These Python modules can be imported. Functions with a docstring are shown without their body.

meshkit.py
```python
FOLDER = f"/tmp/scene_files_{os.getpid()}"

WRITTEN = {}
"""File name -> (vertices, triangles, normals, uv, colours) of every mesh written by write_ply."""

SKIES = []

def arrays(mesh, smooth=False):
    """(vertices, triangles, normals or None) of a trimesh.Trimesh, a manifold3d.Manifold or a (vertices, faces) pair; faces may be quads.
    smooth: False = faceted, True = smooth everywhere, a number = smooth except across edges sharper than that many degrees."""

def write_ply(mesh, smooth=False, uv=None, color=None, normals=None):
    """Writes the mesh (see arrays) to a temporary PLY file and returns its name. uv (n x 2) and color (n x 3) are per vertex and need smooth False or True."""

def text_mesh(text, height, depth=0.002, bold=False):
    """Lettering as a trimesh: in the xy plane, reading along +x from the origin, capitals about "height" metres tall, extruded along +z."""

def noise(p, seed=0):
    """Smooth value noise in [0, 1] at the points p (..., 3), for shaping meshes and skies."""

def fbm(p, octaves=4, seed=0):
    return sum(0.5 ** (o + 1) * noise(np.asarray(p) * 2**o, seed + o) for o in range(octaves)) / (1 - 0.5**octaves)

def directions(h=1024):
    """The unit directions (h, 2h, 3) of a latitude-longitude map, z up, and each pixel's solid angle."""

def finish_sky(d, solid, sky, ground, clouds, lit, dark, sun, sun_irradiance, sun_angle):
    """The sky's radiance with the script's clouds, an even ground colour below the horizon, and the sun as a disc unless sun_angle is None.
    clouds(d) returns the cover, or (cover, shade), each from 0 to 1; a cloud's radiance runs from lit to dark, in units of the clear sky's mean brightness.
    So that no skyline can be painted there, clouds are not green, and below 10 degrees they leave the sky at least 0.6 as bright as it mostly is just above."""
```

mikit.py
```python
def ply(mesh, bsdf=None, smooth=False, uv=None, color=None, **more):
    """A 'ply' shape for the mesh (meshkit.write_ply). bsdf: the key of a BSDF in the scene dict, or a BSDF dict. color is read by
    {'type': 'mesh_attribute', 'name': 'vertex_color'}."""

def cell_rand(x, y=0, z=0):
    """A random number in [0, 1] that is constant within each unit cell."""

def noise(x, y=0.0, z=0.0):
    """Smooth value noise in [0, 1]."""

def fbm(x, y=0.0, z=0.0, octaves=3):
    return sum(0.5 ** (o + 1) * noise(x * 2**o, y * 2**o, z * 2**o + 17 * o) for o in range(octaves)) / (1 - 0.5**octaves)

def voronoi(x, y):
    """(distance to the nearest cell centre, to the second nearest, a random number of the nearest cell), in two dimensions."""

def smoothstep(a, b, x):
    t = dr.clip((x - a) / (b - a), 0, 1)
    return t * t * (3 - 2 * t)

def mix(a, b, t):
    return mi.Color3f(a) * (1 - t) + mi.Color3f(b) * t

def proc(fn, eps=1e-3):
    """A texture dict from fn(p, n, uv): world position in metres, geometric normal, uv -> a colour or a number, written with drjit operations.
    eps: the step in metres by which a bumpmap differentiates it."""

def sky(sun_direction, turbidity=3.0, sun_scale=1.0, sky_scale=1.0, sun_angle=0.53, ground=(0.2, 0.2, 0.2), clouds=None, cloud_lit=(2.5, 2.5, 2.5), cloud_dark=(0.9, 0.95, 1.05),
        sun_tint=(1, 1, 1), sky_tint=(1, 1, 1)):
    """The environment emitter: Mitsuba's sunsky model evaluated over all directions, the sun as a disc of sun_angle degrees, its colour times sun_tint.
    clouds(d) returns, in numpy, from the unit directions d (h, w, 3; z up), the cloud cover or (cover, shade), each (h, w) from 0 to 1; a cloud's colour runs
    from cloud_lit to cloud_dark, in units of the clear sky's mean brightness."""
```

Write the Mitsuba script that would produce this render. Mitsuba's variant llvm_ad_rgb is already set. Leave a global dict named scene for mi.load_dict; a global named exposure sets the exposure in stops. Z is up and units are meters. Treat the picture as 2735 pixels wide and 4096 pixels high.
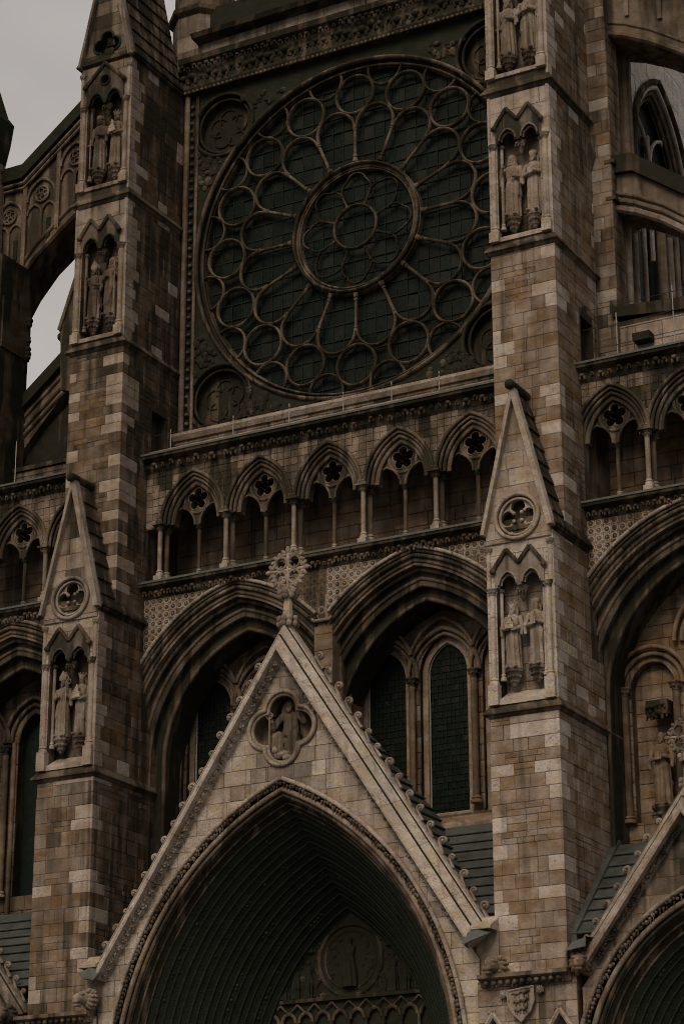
import math, random
import numpy as np, trimesh, manifold3d as m3, drjit as dr, mitsuba as mi
from shapely.geometry import Polygon, Point, box as sbox, LineString
from shapely.ops import unary_union
from shapely import affinity
import mikit, meshkit

T = mi.ScalarTransform4f
rng = random.Random(7)
scene, labels = {}, {}

# ------------------------------------------------------------------ camera, sky, exposure
YAW, PITCH, ROLL, FPX = math.radians(-28.72), math.radians(20.12), math.radians(-.18), 2400.0
CAM = np.array([27.696, -51.244, 1.65])
_f = np.array([math.sin(YAW) * math.cos(PITCH), math.cos(YAW) * math.cos(PITCH), math.sin(PITCH)])
_r = np.array([math.cos(YAW), -math.sin(YAW), 0.0])
_u = np.cross(_r, _f)
_up = -math.sin(ROLL) * _r + math.cos(ROLL) * _u
scene['camera'] = {'type': 'perspective', 'fov': math.degrees(2 * math.atan(341.5 / FPX)), 'fov_axis': 'x', 'near_clip': 0.5, 'far_clip': 1500.0,
                   'to_world': T().look_at(origin=CAM.tolist(), target=(CAM + _f).tolist(), up=_up.tolist())}
exposure = 2.12
def sky_cover(d):                             # even overcast, a little brighter low down, with faint soft structure
    n = meshkit.fbm(np.stack([d[..., 0] * 8.0, d[..., 1] * 8.0, d[..., 2] * 17.0], -1), 4, 5)
    return 1.0, np.clip(.75 * (d[..., 2] - .25) + 1.1 * (n - .42), 0, 1)
scene['sky'] = mikit.sky((0.06, -0.78, 0.62), turbidity=4, sun_scale=0.3, sun_angle=34, ground=(0.10, 0.095, 0.085), clouds=sky_cover,
                         cloud_lit=(1.26, 1.18, 1.12), cloud_dark=(.72, .68, .66), sun_tint=(1.0, .975, .96))

# ------------------------------------------------------------------ materials
def V3(p, s, sz=None):
    return p.x * s, p.y * s, p.z * (s if sz is None else sz)

def stone_fn(p, n, uv):                     # uv.x: tone of the stone (0 old brown, 1 fresh pale), uv.y: sooting plus shade painted into recesses
    big = mikit.fbm(*V3(p, 1.1, .8), octaves=3)
    mid = mikit.fbm(*V3(p, 5.0), octaves=3)
    fine = mikit.noise(*V3(p, 31.0))
    a = dr.clip(p.x * 4.3 + p.y * 4.3, -1e4, 1e4)
    streak = mikit.fbm(a, p.x * 1.7 - p.y * 1.7, p.z * .42, octaves=3)
    old = mikit.mix((.16, .102, .06), (.33, .222, .145), mid * .75 + big * .35)
    new = mikit.mix((.41, .358, .325), (.54, .485, .45), mid)
    wx = mikit.smoothstep(.33, .67, mikit.fbm(p.x * 2.3 + 7, p.y * 2.3, p.z * 3.4, octaves=4))
    c = mikit.mix(old, new, uv.x + (wx - .5) * .42)
    och = mikit.smoothstep(.52, .7, mikit.fbm(p.x * 3.3, p.y * 3.3 + 5, p.z * 4.1, octaves=3))
    c = c * (1 - och) + c * mi.Color3f(.98, .96, .80) * och
    c = c * (.74 + .34 * fine + .3 * (big - .3))
    pit = mikit.smoothstep(.60, .72, mikit.fbm(*V3(p, 21.0), octaves=2)) * mikit.smoothstep(.42, .62, mikit.fbm(*V3(p, 2.3), octaves=2)) * uv.x
    c = c * (1 - .38 * pit)
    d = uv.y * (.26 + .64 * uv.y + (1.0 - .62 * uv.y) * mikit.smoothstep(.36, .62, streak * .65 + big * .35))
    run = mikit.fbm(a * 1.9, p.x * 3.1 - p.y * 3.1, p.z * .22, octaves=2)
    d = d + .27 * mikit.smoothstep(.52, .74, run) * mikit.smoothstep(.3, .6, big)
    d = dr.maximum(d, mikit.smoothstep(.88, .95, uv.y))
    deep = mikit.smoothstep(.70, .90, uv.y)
    green_shade = mikit.smoothstep(.93, 1.0, uv.y)  # green-black of deep shade, painted into the recess colour
    dirt_shade = mikit.mix(mikit.mix((.032, .028, .022), (.060, .050, .040), mid), mikit.mix((.014, .0165, .0125), (.027, .0285, .022), mid), deep)
    dirt_shade = mikit.mix(dirt_shade, mikit.mix((.013, .023, .0175), (.024, .036, .028), mid), green_shade)
    return mikit.mix(c, dirt_shade, dr.clip(d, 0, .97))

def stone_bump(p, n, uv):
    return mikit.fbm(*V3(p, 11.0), octaves=3) * .7 + mikit.smoothstep(.55, .8, mikit.noise(*V3(p, 23.0))) * .3

scene['stone_material'] = {'type': 'twosided', 'b': {'type': 'bumpmap', 'tex': mikit.proc(stone_bump, eps=.02), 'scale': .014,
                  'b': {'type': 'diffuse', 'reflectance': mikit.proc(stone_fn)}}}

def lead_fn(p, n, uv):
    k = mikit.fbm(*V3(p, 2.4), octaves=3)
    g = mikit.fbm(p.x * 9, p.y * 9, p.z * 1.5, octaves=2)
    return mikit.mix((.028, .035, .033), (.088, .100, .096), dr.clip(k * .8 + g * .5 - .25 + uv.x * .5, 0, 1))
scene['lead_material'] = {'type': 'twosided', 'b': {'type': 'principled', 'base_color': mikit.proc(lead_fn), 'roughness': .62, 'specular': .35}}

def glass_fn(p, n, uv):                     # uv.x: tint of the pane, uv.y: unused
    h = uv.x
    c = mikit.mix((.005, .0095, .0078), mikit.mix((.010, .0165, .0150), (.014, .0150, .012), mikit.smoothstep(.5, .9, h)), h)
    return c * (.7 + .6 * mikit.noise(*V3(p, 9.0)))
scene['glass_material'] = {'type': 'twosided', 'b': {'type': 'principled', 'base_color': mikit.proc(glass_fn), 'roughness': .42, 'specular': .09}}
scene['iron_material'] = {'type': 'twosided', 'b': {'type': 'principled', 'base_color': {'type': 'rgb', 'value': [.30, .29, .27]}, 'roughness': .5, 'metallic': .3}}
scene['wire_material'] = {'type': 'twosided', 'b': {'type': 'diffuse', 'reflectance': {'type': 'rgb', 'value': [.05, .05, .045]}}}
scene['came_material'] = {'type': 'twosided', 'b': {'type': 'diffuse', 'reflectance': {'type': 'rgb', 'value': [.022, .028, .024]}}}
scene['edge_material'] = {'type': 'twosided', 'b': {'type': 'diffuse', 'reflectance': {'type': 'rgb', 'value': [.42, .43, .38]}}}

def ground_fn(p, n, uv):
    return mikit.mix((.10, .095, .085), (.17, .16, .145), mikit.fbm(p.x * .8, p.y * .8, 0.0, octaves=4))
scene['paving_material'] = {'type': 'twosided', 'b': {'type': 'diffuse', 'reflectance': mikit.proc(ground_fn)}}

# ------------------------------------------------------------------ bookkeeping
used = {}
def key_for(name, parent=None):
    full = f'{parent}__{name}' if parent else name
    n = used.get(full, -1) + 1
    used[full] = n
    return full if n == 0 else f'{full}_{n:03d}'

def thing(name, label, category, group=None, kind=None):
    k = key_for(name)
    labels[k] = {'label': label, 'category': category}
    if group: labels[k]['group'] = group
    if kind: labels[k]['kind'] = kind
    return k

def tm(v, f):
    return trimesh.Trimesh(np.asarray(v, float), np.asarray(f, int), process=False)

def cat(ms):
    ms = [m for m in ms if m is not None and len(m.faces)]
    return trimesh.util.concatenate(ms) if len(ms) > 1 else ms[0]

def shape_of(mesh, mat='stone', tone=.45, soot_shade=.35, smooth=None):
    if isinstance(mesh, list): mesh = cat(mesh)
    if smooth is not None:
        mesh = trimesh.graph.smooth_shade(mesh, angle=math.radians(smooth), facet_minarea=None)
        mesh = tm(mesh.vertices, mesh.faces)
    uv = np.tile([tone, soot_shade], (len(mesh.vertices), 1))
    return mikit.ply(mesh, mat + '_material', smooth=smooth is not None, uv=uv)

def put(name, parent, mesh, mat='stone', tone=.45, soot_shade=.35, smooth=None, label=None, kind=None):
    k = key_for(name, parent)
    scene[k] = shape_of(mesh, mat, tone, soot_shade, smooth)
    if label or kind:
        labels[k] = {}
        if label: labels[k]['label'] = label
        if kind: labels[k]['kind'] = kind
    return k

def put_shape(name, parent, d, xf):
    k = key_for(name, parent)
    scene[k] = {**d, 'to_world': xf}
    return k

# ------------------------------------------------------------------ mesh helpers
def bx(x0, x1, y0, y1, z0, z1):
    m = trimesh.creation.box(extents=(x1 - x0, y1 - y0, z1 - z0))
    m.apply_translation(((x0 + x1) / 2, (y0 + y1) / 2, (z0 + z1) / 2))
    return m

def polys(g):
    if g.is_empty: return []
    gs = [g] if g.geom_type == 'Polygon' else list(g.geoms)
    return [q for q in gs if q.geom_type == 'Polygon' and q.area > 1e-5]

def ext(poly, a, b, axis='y'):
    """shapely (u,v) extruded along axis from a to b. 'y': (u, y, v); 'x': (x, u, v)"""
    out = []
    for q in polys(poly):
        m = trimesh.creation.extrude_polygon(q, 1.0, engine='earcut')
        v = np.array(m.vertices)
        w = a + v[:, 2] * (b - a)
        nv = np.stack([v[:, 0], w, v[:, 1]], 1) if axis == 'y' else np.stack([w, v[:, 0], v[:, 1]], 1)
        f = np.array(m.faces)
        mm = tm(nv, f)
        if mm.volume < 0: mm = tm(nv, f[:, ::-1])
        out.append(mm)
    return cat(out) if out else None

def tube(pts, r, sides=8, cap=True, closed=False, squash=None):
    p = np.asarray(pts, float)
    n = len(p)
    r = np.broadcast_to(np.asarray(r, float), (n,))
    if closed:
        t = np.roll(p, -1, 0) - np.roll(p, 1, 0)
    else:
        t = np.gradient(p, axis=0)
    t /= np.linalg.norm(t, axis=1, keepdims=True) + 1e-12
    a = np.zeros_like(p)
    ref = np.array([0, 1.0, 0]) if abs(t[:, 1]).max() < .9 else (np.array([0, 0, 1.0]) if abs(t[:, 2]).max() < .9 else np.array([1.0, .2, .1]))
    for i in range(n):
        v = ref - t[i] * (ref @ t[i]); v /= np.linalg.norm(v) + 1e-12
        a[i] = v; ref = v if not closed else ref
    b = np.cross(t, a)
    ang = np.arange(sides) * 2 * np.pi / sides
    sa = 1.0 if squash is None else squash
    v = p[:, None] + r[:, None, None] * (sa * np.cos(ang)[None, :, None] * a[:, None] + np.sin(ang)[None, :, None] * b[:, None])
    m = n if closed else n - 1
    i, j = np.meshgrid(np.arange(m), np.arange(sides), indexing='ij')
    i2 = (i + 1) % n
    q = np.stack([i * sides + j, i * sides + (j + 1) % sides, i2 * sides + (j + 1) % sides, i2 * sides + j], -1).reshape(-1, 4)
    f = np.vstack([q[:, [0, 1, 2]], q[:, [0, 2, 3]]])
    v = v.reshape(-1, 3)
    if cap and not closed:
        k = len(v)
        v = np.vstack([v, p[0], p[-1]])
        s = np.arange(sides)
        f = np.vstack([f, np.stack([np.full(sides, k), (s + 1) % sides, s], 1),
                       np.stack([np.full(sides, k + 1), (n - 1) * sides + s, (n - 1) * sides + (s + 1) % sides], 1)])
    return tm(v, f)

def lathe(prof, cx, cy, z0=0.0, sides=14, half=None):
    """profile [(r,z)...] bottom to top round a vertical axis"""
    p = [(max(r, 1e-4), z) for r, z in prof]
    ang = np.arange(sides) * 2 * np.pi / sides
    v = np.concatenate([np.stack([cx + r * np.cos(ang), cy + r * np.sin(ang), np.full(sides, z0 + z)], 1) for r, z in p])
    n = len(p)
    i, j = np.meshgrid(np.arange(n - 1), np.arange(sides), indexing='ij')
    q = np.stack([i * sides + j, i * sides + (j + 1) % sides, (i + 1) * sides + (j + 1) % sides, (i + 1) * sides + j], -1).reshape(-1, 4)
    f = np.vstack([q[:, [0, 1, 2]], q[:, [0, 2, 3]]])
    k = len(v)
    v = np.vstack([v, [cx, cy, z0 + p[0][1]], [cx, cy, z0 + p[-1][1]]])
    s = np.arange(sides)
    f = np.vstack([f, np.stack([np.full(sides, k), (s + 1) % sides, s], 1), np.stack([np.full(sides, k + 1), (n - 1) * sides + s, (n - 1) * sides + (s + 1) % sides], 1)])
    return tm(v, f)

def ico(c, r, sub=1, sq=(1, 1, 1)):
    m = trimesh.creation.icosphere(subdivisions=sub, radius=1.0)
    m.apply_scale(np.array(sq) * r)
    m.apply_translation(c)
    return m

def arch(cx, zs, R, e, n=28, xmax=None, a0=0.0):
    """two-centred pointed arch, left foot to right foot: points (x, z). a0: start angle above the springing"""
    ap = math.acos(min(1, e / R))
    if xmax is not None and R - e > xmax: a0 = math.acos((xmax + e) / R)
    an = np.linspace(a0, ap, n)
    right = np.stack([cx - e + R * np.cos(an), zs + R * np.sin(an)], 1)
    left = np.stack([2 * cx - right[:, 0], right[:, 1]], 1)
    return np.vstack([left, right[::-1][1:]])

def arch_poly(cx, zs, R, e, zbot, xmax=None, n=28):
    p = arch(cx, zs, R, e, n, xmax)
    return Polygon([(p[0][0], zbot), *p, (p[-1][0], zbot)])

def ring_poly(cx, zs, R1, R0, e, zbot, xmax=None):
    return arch_poly(cx, zs, R1, e, zbot, xmax).difference(arch_poly(cx, zs, R0, e, zbot - 1, xmax if R0 - e >= (xmax or 9e9) else None).buffer(1e-4))

def xz(p, y):
    p = np.asarray(p)
    return np.stack([p[:, 0], np.full(len(p), y), p[:, 1]], 1)

def circle_pts(cx, cz, r, n=36, a0=0.0, a1=2 * math.pi, end=False):
    an = np.linspace(a0, a1, n, endpoint=end)
    return np.stack([cx + r * np.cos(an), cz + r * np.sin(an)], 1)

# ------------------------------------------------------------------ stones
class Stones:
    """collects the blocks of one thing, then emits the largest as parts of their own and the rest as one"""
    def __init__(self, parent, limit=300, name='stone'):
        self.p, self.limit, self.name, self.items = parent, limit, name, []
    def add(self, mesh, tone, soot_shade, size):
        self.items.append((size, mesh, tone, min(soot_shade, .8)))
    def emit(self):
        self.items.sort(key=lambda q: -q[0])
        for size, m, t, s in self.items[:self.limit]:
            put(self.name, self.p, m, tone=t, soot_shade=s)
        rest = self.items[self.limit:]
        if rest:
            uv = np.vstack([np.tile([t, s], (len(m.vertices), 1)) for _, m, t, s in rest])
            k = key_for(self.name + '_courses', self.p)
            scene[k] = mikit.ply(cat([m for _, m, _, _ in rest]), 'stone_material', uv=uv)
            labels[k] = {'kind': 'stuff'}

def panes(t, outline, xs, zs, y, seed, limit=300):
    """small sheets of glass, each a little out of true, in the openings of a lattice"""
    r, st = random.Random(seed), []
    from shapely.prepared import prep
    pr = prep(outline)
    for x0, x1 in zip(xs[:-1], xs[1:]):
        for z0, z1 in zip(zs[:-1], zs[1:]):
            c = sbox(x0 + .004, z0 + .004, x1 - .004, z1 - .004)
            if not pr.intersects(c): continue
            q = c if pr.contains(c) else c.intersection(outline)
            for g in polys(q):
                if g.area < .0015: continue
                m = ext(g, y, y + .006)
                cx, cz = (x0 + x1) / 2, (z0 + z1) / 2
                m.apply_transform(trimesh.transformations.rotation_matrix(r.gauss(0, .035), [1, 0, 0], (cx, y, cz)) @ trimesh.transformations.rotation_matrix(r.gauss(0, .035), [0, 0, 1], (cx, y, cz)))
                st.append((g.area, m, r.random() ** 3))
    st.sort(key=lambda q: -q[0])
    for a, m, tn in st[:limit]: put('glass_pane', t, m, 'glass', tone=tn)
    if st[limit:]:
        k = key_for('glass_pane_rows', t)
        uv = np.vstack([np.tile([tn, 0.0], (len(m.vertices), 1)) for _, m, tn in st[limit:]])
        scene[k] = mikit.ply(cat([m for _, m, _ in st[limit:]]), 'glass_material', uv=uv); labels[k] = {'kind': 'stuff'}

def place(face, at, u, v, w):
    u, v, w = np.asarray(u, float), np.asarray(v, float), np.asarray(w, float)
    if face == 'front': return np.stack([u, at - w, v], 1)
    if face == 'right': return np.stack([at + w, u, v], 1)
    if face == 'left': return np.stack([at - w, u, v], 1)

def block(face, at, u0, u1, v0, v1, w=.012, ch=.012, back=.05):
    u = [u0, u1, u1, u0] * 2 + [u0 + ch, u1 - ch, u1 - ch, u0 + ch]
    v = [v0, v0, v1, v1] * 2 + [v0 + ch, v0 + ch, v1 - ch, v1 - ch]
    d = [-back] * 4 + [w - ch * .7] * 4 + [w] * 4
    f = []
    for a in (0, 4):
        for i in range(4):
            j = (i + 1) % 4
            f += [[a + i, a + j, a + 4 + j], [a + i, a + 4 + j, a + 4 + i]]
    f += [[8, 9, 10], [8, 10, 11]]
    vv = place(face, at, u, v, d)
    f = np.array(f)
    if face == 'left': f = f[:, ::-1]
    return tm(vv, f)

def ashlar(st, face, at, region, course=.3, length=(.35, .7), tone=lambda u, v: .4, soot_shade=lambda u, v: .3, joint=.007, seed=1, zref=0.0):
    r = random.Random(seed)
    u0, v0, u1, v1 = region.bounds
    k = math.floor((v0 - zref) / course)
    rects_only = region.geom_type == 'Polygon' and abs(region.area - (u1 - u0) * (v1 - v0)) < 1e-3
    while zref + k * course < v1 - .02:
        a, b = zref + k * course, zref + (k + 1) * course
        u = u0 - r.uniform(0, .5) * length[0]
        while u < u1 - .02:
            L = r.uniform(*length)
            ue = u + L
            if u1 - ue < .18: ue = u1
            cell = sbox(u + joint, a + joint, ue - joint, b - joint)
            q = cell.intersection(region)
            tn, so = tone((u + ue) / 2, (a + b) / 2), soot_shade((u + ue) / 2, (a + b) / 2)
            w = .012 + r.uniform(-.006, .008)
            for g in polys(q):
                bb = g.bounds
                if g.area < .004: continue
                if abs(g.area - (bb[2] - bb[0]) * (bb[3] - bb[1])) < 1e-4:
                    m = block(face, at, bb[0], bb[2], bb[1], bb[3], w)
                else:
                    if face == 'front': m = ext(g, at - w, at + .05)
                    elif face == 'right': m = ext(g, at - .05, at + w, 'x')
                    else: m = ext(g, at - w, at + .05, 'x')
                st.add(m, tn, so, g.area)
            u = ue
        k += 1

def rect(a, b, c, d):
    return sbox(a, b, c, d)

def noise3(p, s, seed=0):
    return meshkit.fbm(np.asarray(p) * s, 3, seed) - .5
# ------------------------------------------------------------------ carved figures
def hullchain(js):
    """[(x,y,z,r)...] -> Manifold of hulls between consecutive spheres"""
    out = None
    for a, b in zip(js[:-1], js[1:]):
        s = [m3.Manifold.sphere(q[3], 12).translate(list(q[:3])) for q in (a, b)]
        h = m3.Manifold.batch_hull(s)
        out = h if out is None else out + h
    return out

def man(mesh):
    return m3.Manifold(m3.Mesh(vert_properties=np.asarray(mesh.vertices, np.float32), tri_verts=np.asarray(mesh.faces, np.uint32)))

def unman(m):
    q = m.to_mesh()
    return tm(q.vert_properties[:, :3], q.tri_verts)

def robe(H, seed, folds=8, hem=.25, waist=.17, gird=True, split=False):
    """one closed surface from hem to the top of the head; the front is -y"""
    r = random.Random(seed)
    S = H / 1.65
    prof = [(0, hem, hem * .85), (.06, hem, hem * .85), (.3, hem * .95, hem * .8), (.6, hem * .92, hem * .8), (.85, .175, .145), (1.0, min(waist, .145) if hem < .3 else waist, .125), (1.12, .17, .14), (1.25, .205, .14),
            (1.33, .19, .12), (1.37, .12, .095), (1.40, .064, .066), (1.43, .060, .068), (1.46, .072, .088), (1.50, .081, .098), (1.555, .085, .103), (1.61, .073, .09), (1.645, .04, .05)]
    zs = np.concatenate([np.linspace(0, 1.36, 30), np.linspace(1.385, 1.645, 14)])
    pz = [q[0] for q in prof]
    rx, ry = np.interp(zs, pz, [q[1] for q in prof]), np.interp(zs, pz, [q[2] for q in prof])
    N = 64
    th = np.arange(N) * 2 * np.pi / N
    ph = [r.uniform(0, 6.28) for _ in range(6)]
    dirn = r.choice([-1, 1])
    over = r.uniform(.28, .55)
    v = []
    for z, a, b in zip(zs, rx, ry):
        k = np.clip((1.28 - z) / 1.0, 0, 1)
        w = .5 + .5 * math.tanh((1.36 - z) * 40)
        twist = .5 * np.sin(2.1 * z + ph[1])
        pleat = np.abs(np.sin(folds * .5 * th + ph[0] + twist)) ** .7 - .62
        fine = np.abs(np.sin((folds - 2) * th + ph[2] + 1.7 * z)) - .6
        f = pleat * (.05 + .26 * k) + fine * (.02 + .07 * k)
        q = np.sin(th - ph[3] + dirn * 1.4 * z)                  # an over-mantle drawn across the body
        f = f + .19 * np.clip(q * 6, 0, 1) * (over < z < 1.28) * (.5 + .5 * k)
        rad = 1 + w * f
        if gird and .97 < z < 1.04: rad = rad * .95
        x, y = a * rad * np.cos(th), b * rad * np.sin(th)
        face = z > 1.40
        if face:
            front = np.exp(-((th - 1.5 * np.pi) / .28) ** 2)
            nose = np.exp(-((z - 1.525) / .022) ** 2) * .026
            brow = np.exp(-((z - 1.56) / .012) ** 2) * .010
            eye = -np.exp(-((z - 1.545) / .012) ** 2) * .012 * (np.exp(-((th - 1.5 * np.pi - .42) / .16) ** 2) + np.exp(-((th - 1.5 * np.pi + .42) / .16) ** 2))
            mouth = -np.exp(-((z - 1.483) / .008) ** 2) * .007 * np.exp(-((th - 1.5 * np.pi) / .4) ** 2)
            chin = np.exp(-((z - 1.455) / .018) ** 2) * .008 * front
            ear = np.exp(-((z - 1.53) / .025) ** 2) * .018 * (np.exp(-((th - 0.1) / .12) ** 2) + np.exp(-((th - np.pi + .1) / .12) ** 2))
            y = y - nose * np.exp(-((th - 1.5 * np.pi) / .14) ** 2) - brow * front - eye - mouth - chin
            x = x + np.sign(np.cos(th)) * ear
        v.append(np.stack([x, y, np.full(N, z)], 1))
    v = np.concatenate(v) * [S, S, S]
    n = len(zs)
    i, j = np.meshgrid(np.arange(n - 1), np.arange(N), indexing='ij')
    q = np.stack([i * N + j, i * N + (j + 1) % N, (i + 1) * N + (j + 1) % N, (i + 1) * N + j], -1).reshape(-1, 4)
    f = np.vstack([q[:, [0, 1, 2]], q[:, [0, 2, 3]]])
    k = len(v)
    v = np.vstack([v, [0, 0, 0], [0, 0, 1.65 * S]])
    s = np.arange(N)
    f = np.vstack([f, np.stack([np.full(N, k), (s + 1) % N, s], 1), np.stack([np.full(N, k + 1), (n - 1) * N + s, (n - 1) * N + (s + 1) % N], 1)])
    return tm(v, f)

def arm(side, elbow, hand, S):
    sx = side
    m = hullchain([(sx * .2 * S, 0, 1.3 * S, .068 * S), (sx * elbow[0] * S, elbow[1] * S, elbow[2] * S, .058 * S), (hand[0] * S, hand[1] * S, hand[2] * S, .042 * S)])
    # hanging sleeve
    m += hullchain([(sx * elbow[0] * S, elbow[1] * S, elbow[2] * S, .055 * S), (sx * elbow[0] * S * .95, (elbow[1] - .02) * S, (elbow[2] - .2) * S, .04 * S)])
    # hand: palm, four fingers and a thumb
    hx, hy, hz = hand[0] * S, hand[1] * S, hand[2] * S
    d = -np.sign(hand[0] if abs(hand[0]) > .02 else sx)
    for q in range(4):
        z = hz + (q - 1.5) * .019 * S
        L = (.058, .068, .064, .05)[q] * S
        m += hullchain([(hx, hy - .02 * S, z, .0105 * S), (hx + d * L * .6, hy - .045 * S, z, .0095 * S), (hx + d * L, hy - .03 * S, z - .005 * S, .0085 * S)])
    m += hullchain([(hx, hy - .02 * S, hz + .03 * S, .012 * S), (hx + d * .03 * S, hy - .05 * S, hz + .05 * S, .0105 * S)])
    return m

def put_at(m, pos, rot=0.0):
    m = m.copy()
    if rot: m.apply_transform(trimesh.transformations.rotation_matrix(rot, [0, 0, 1]))
    m.apply_translation(pos)
    return m

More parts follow.
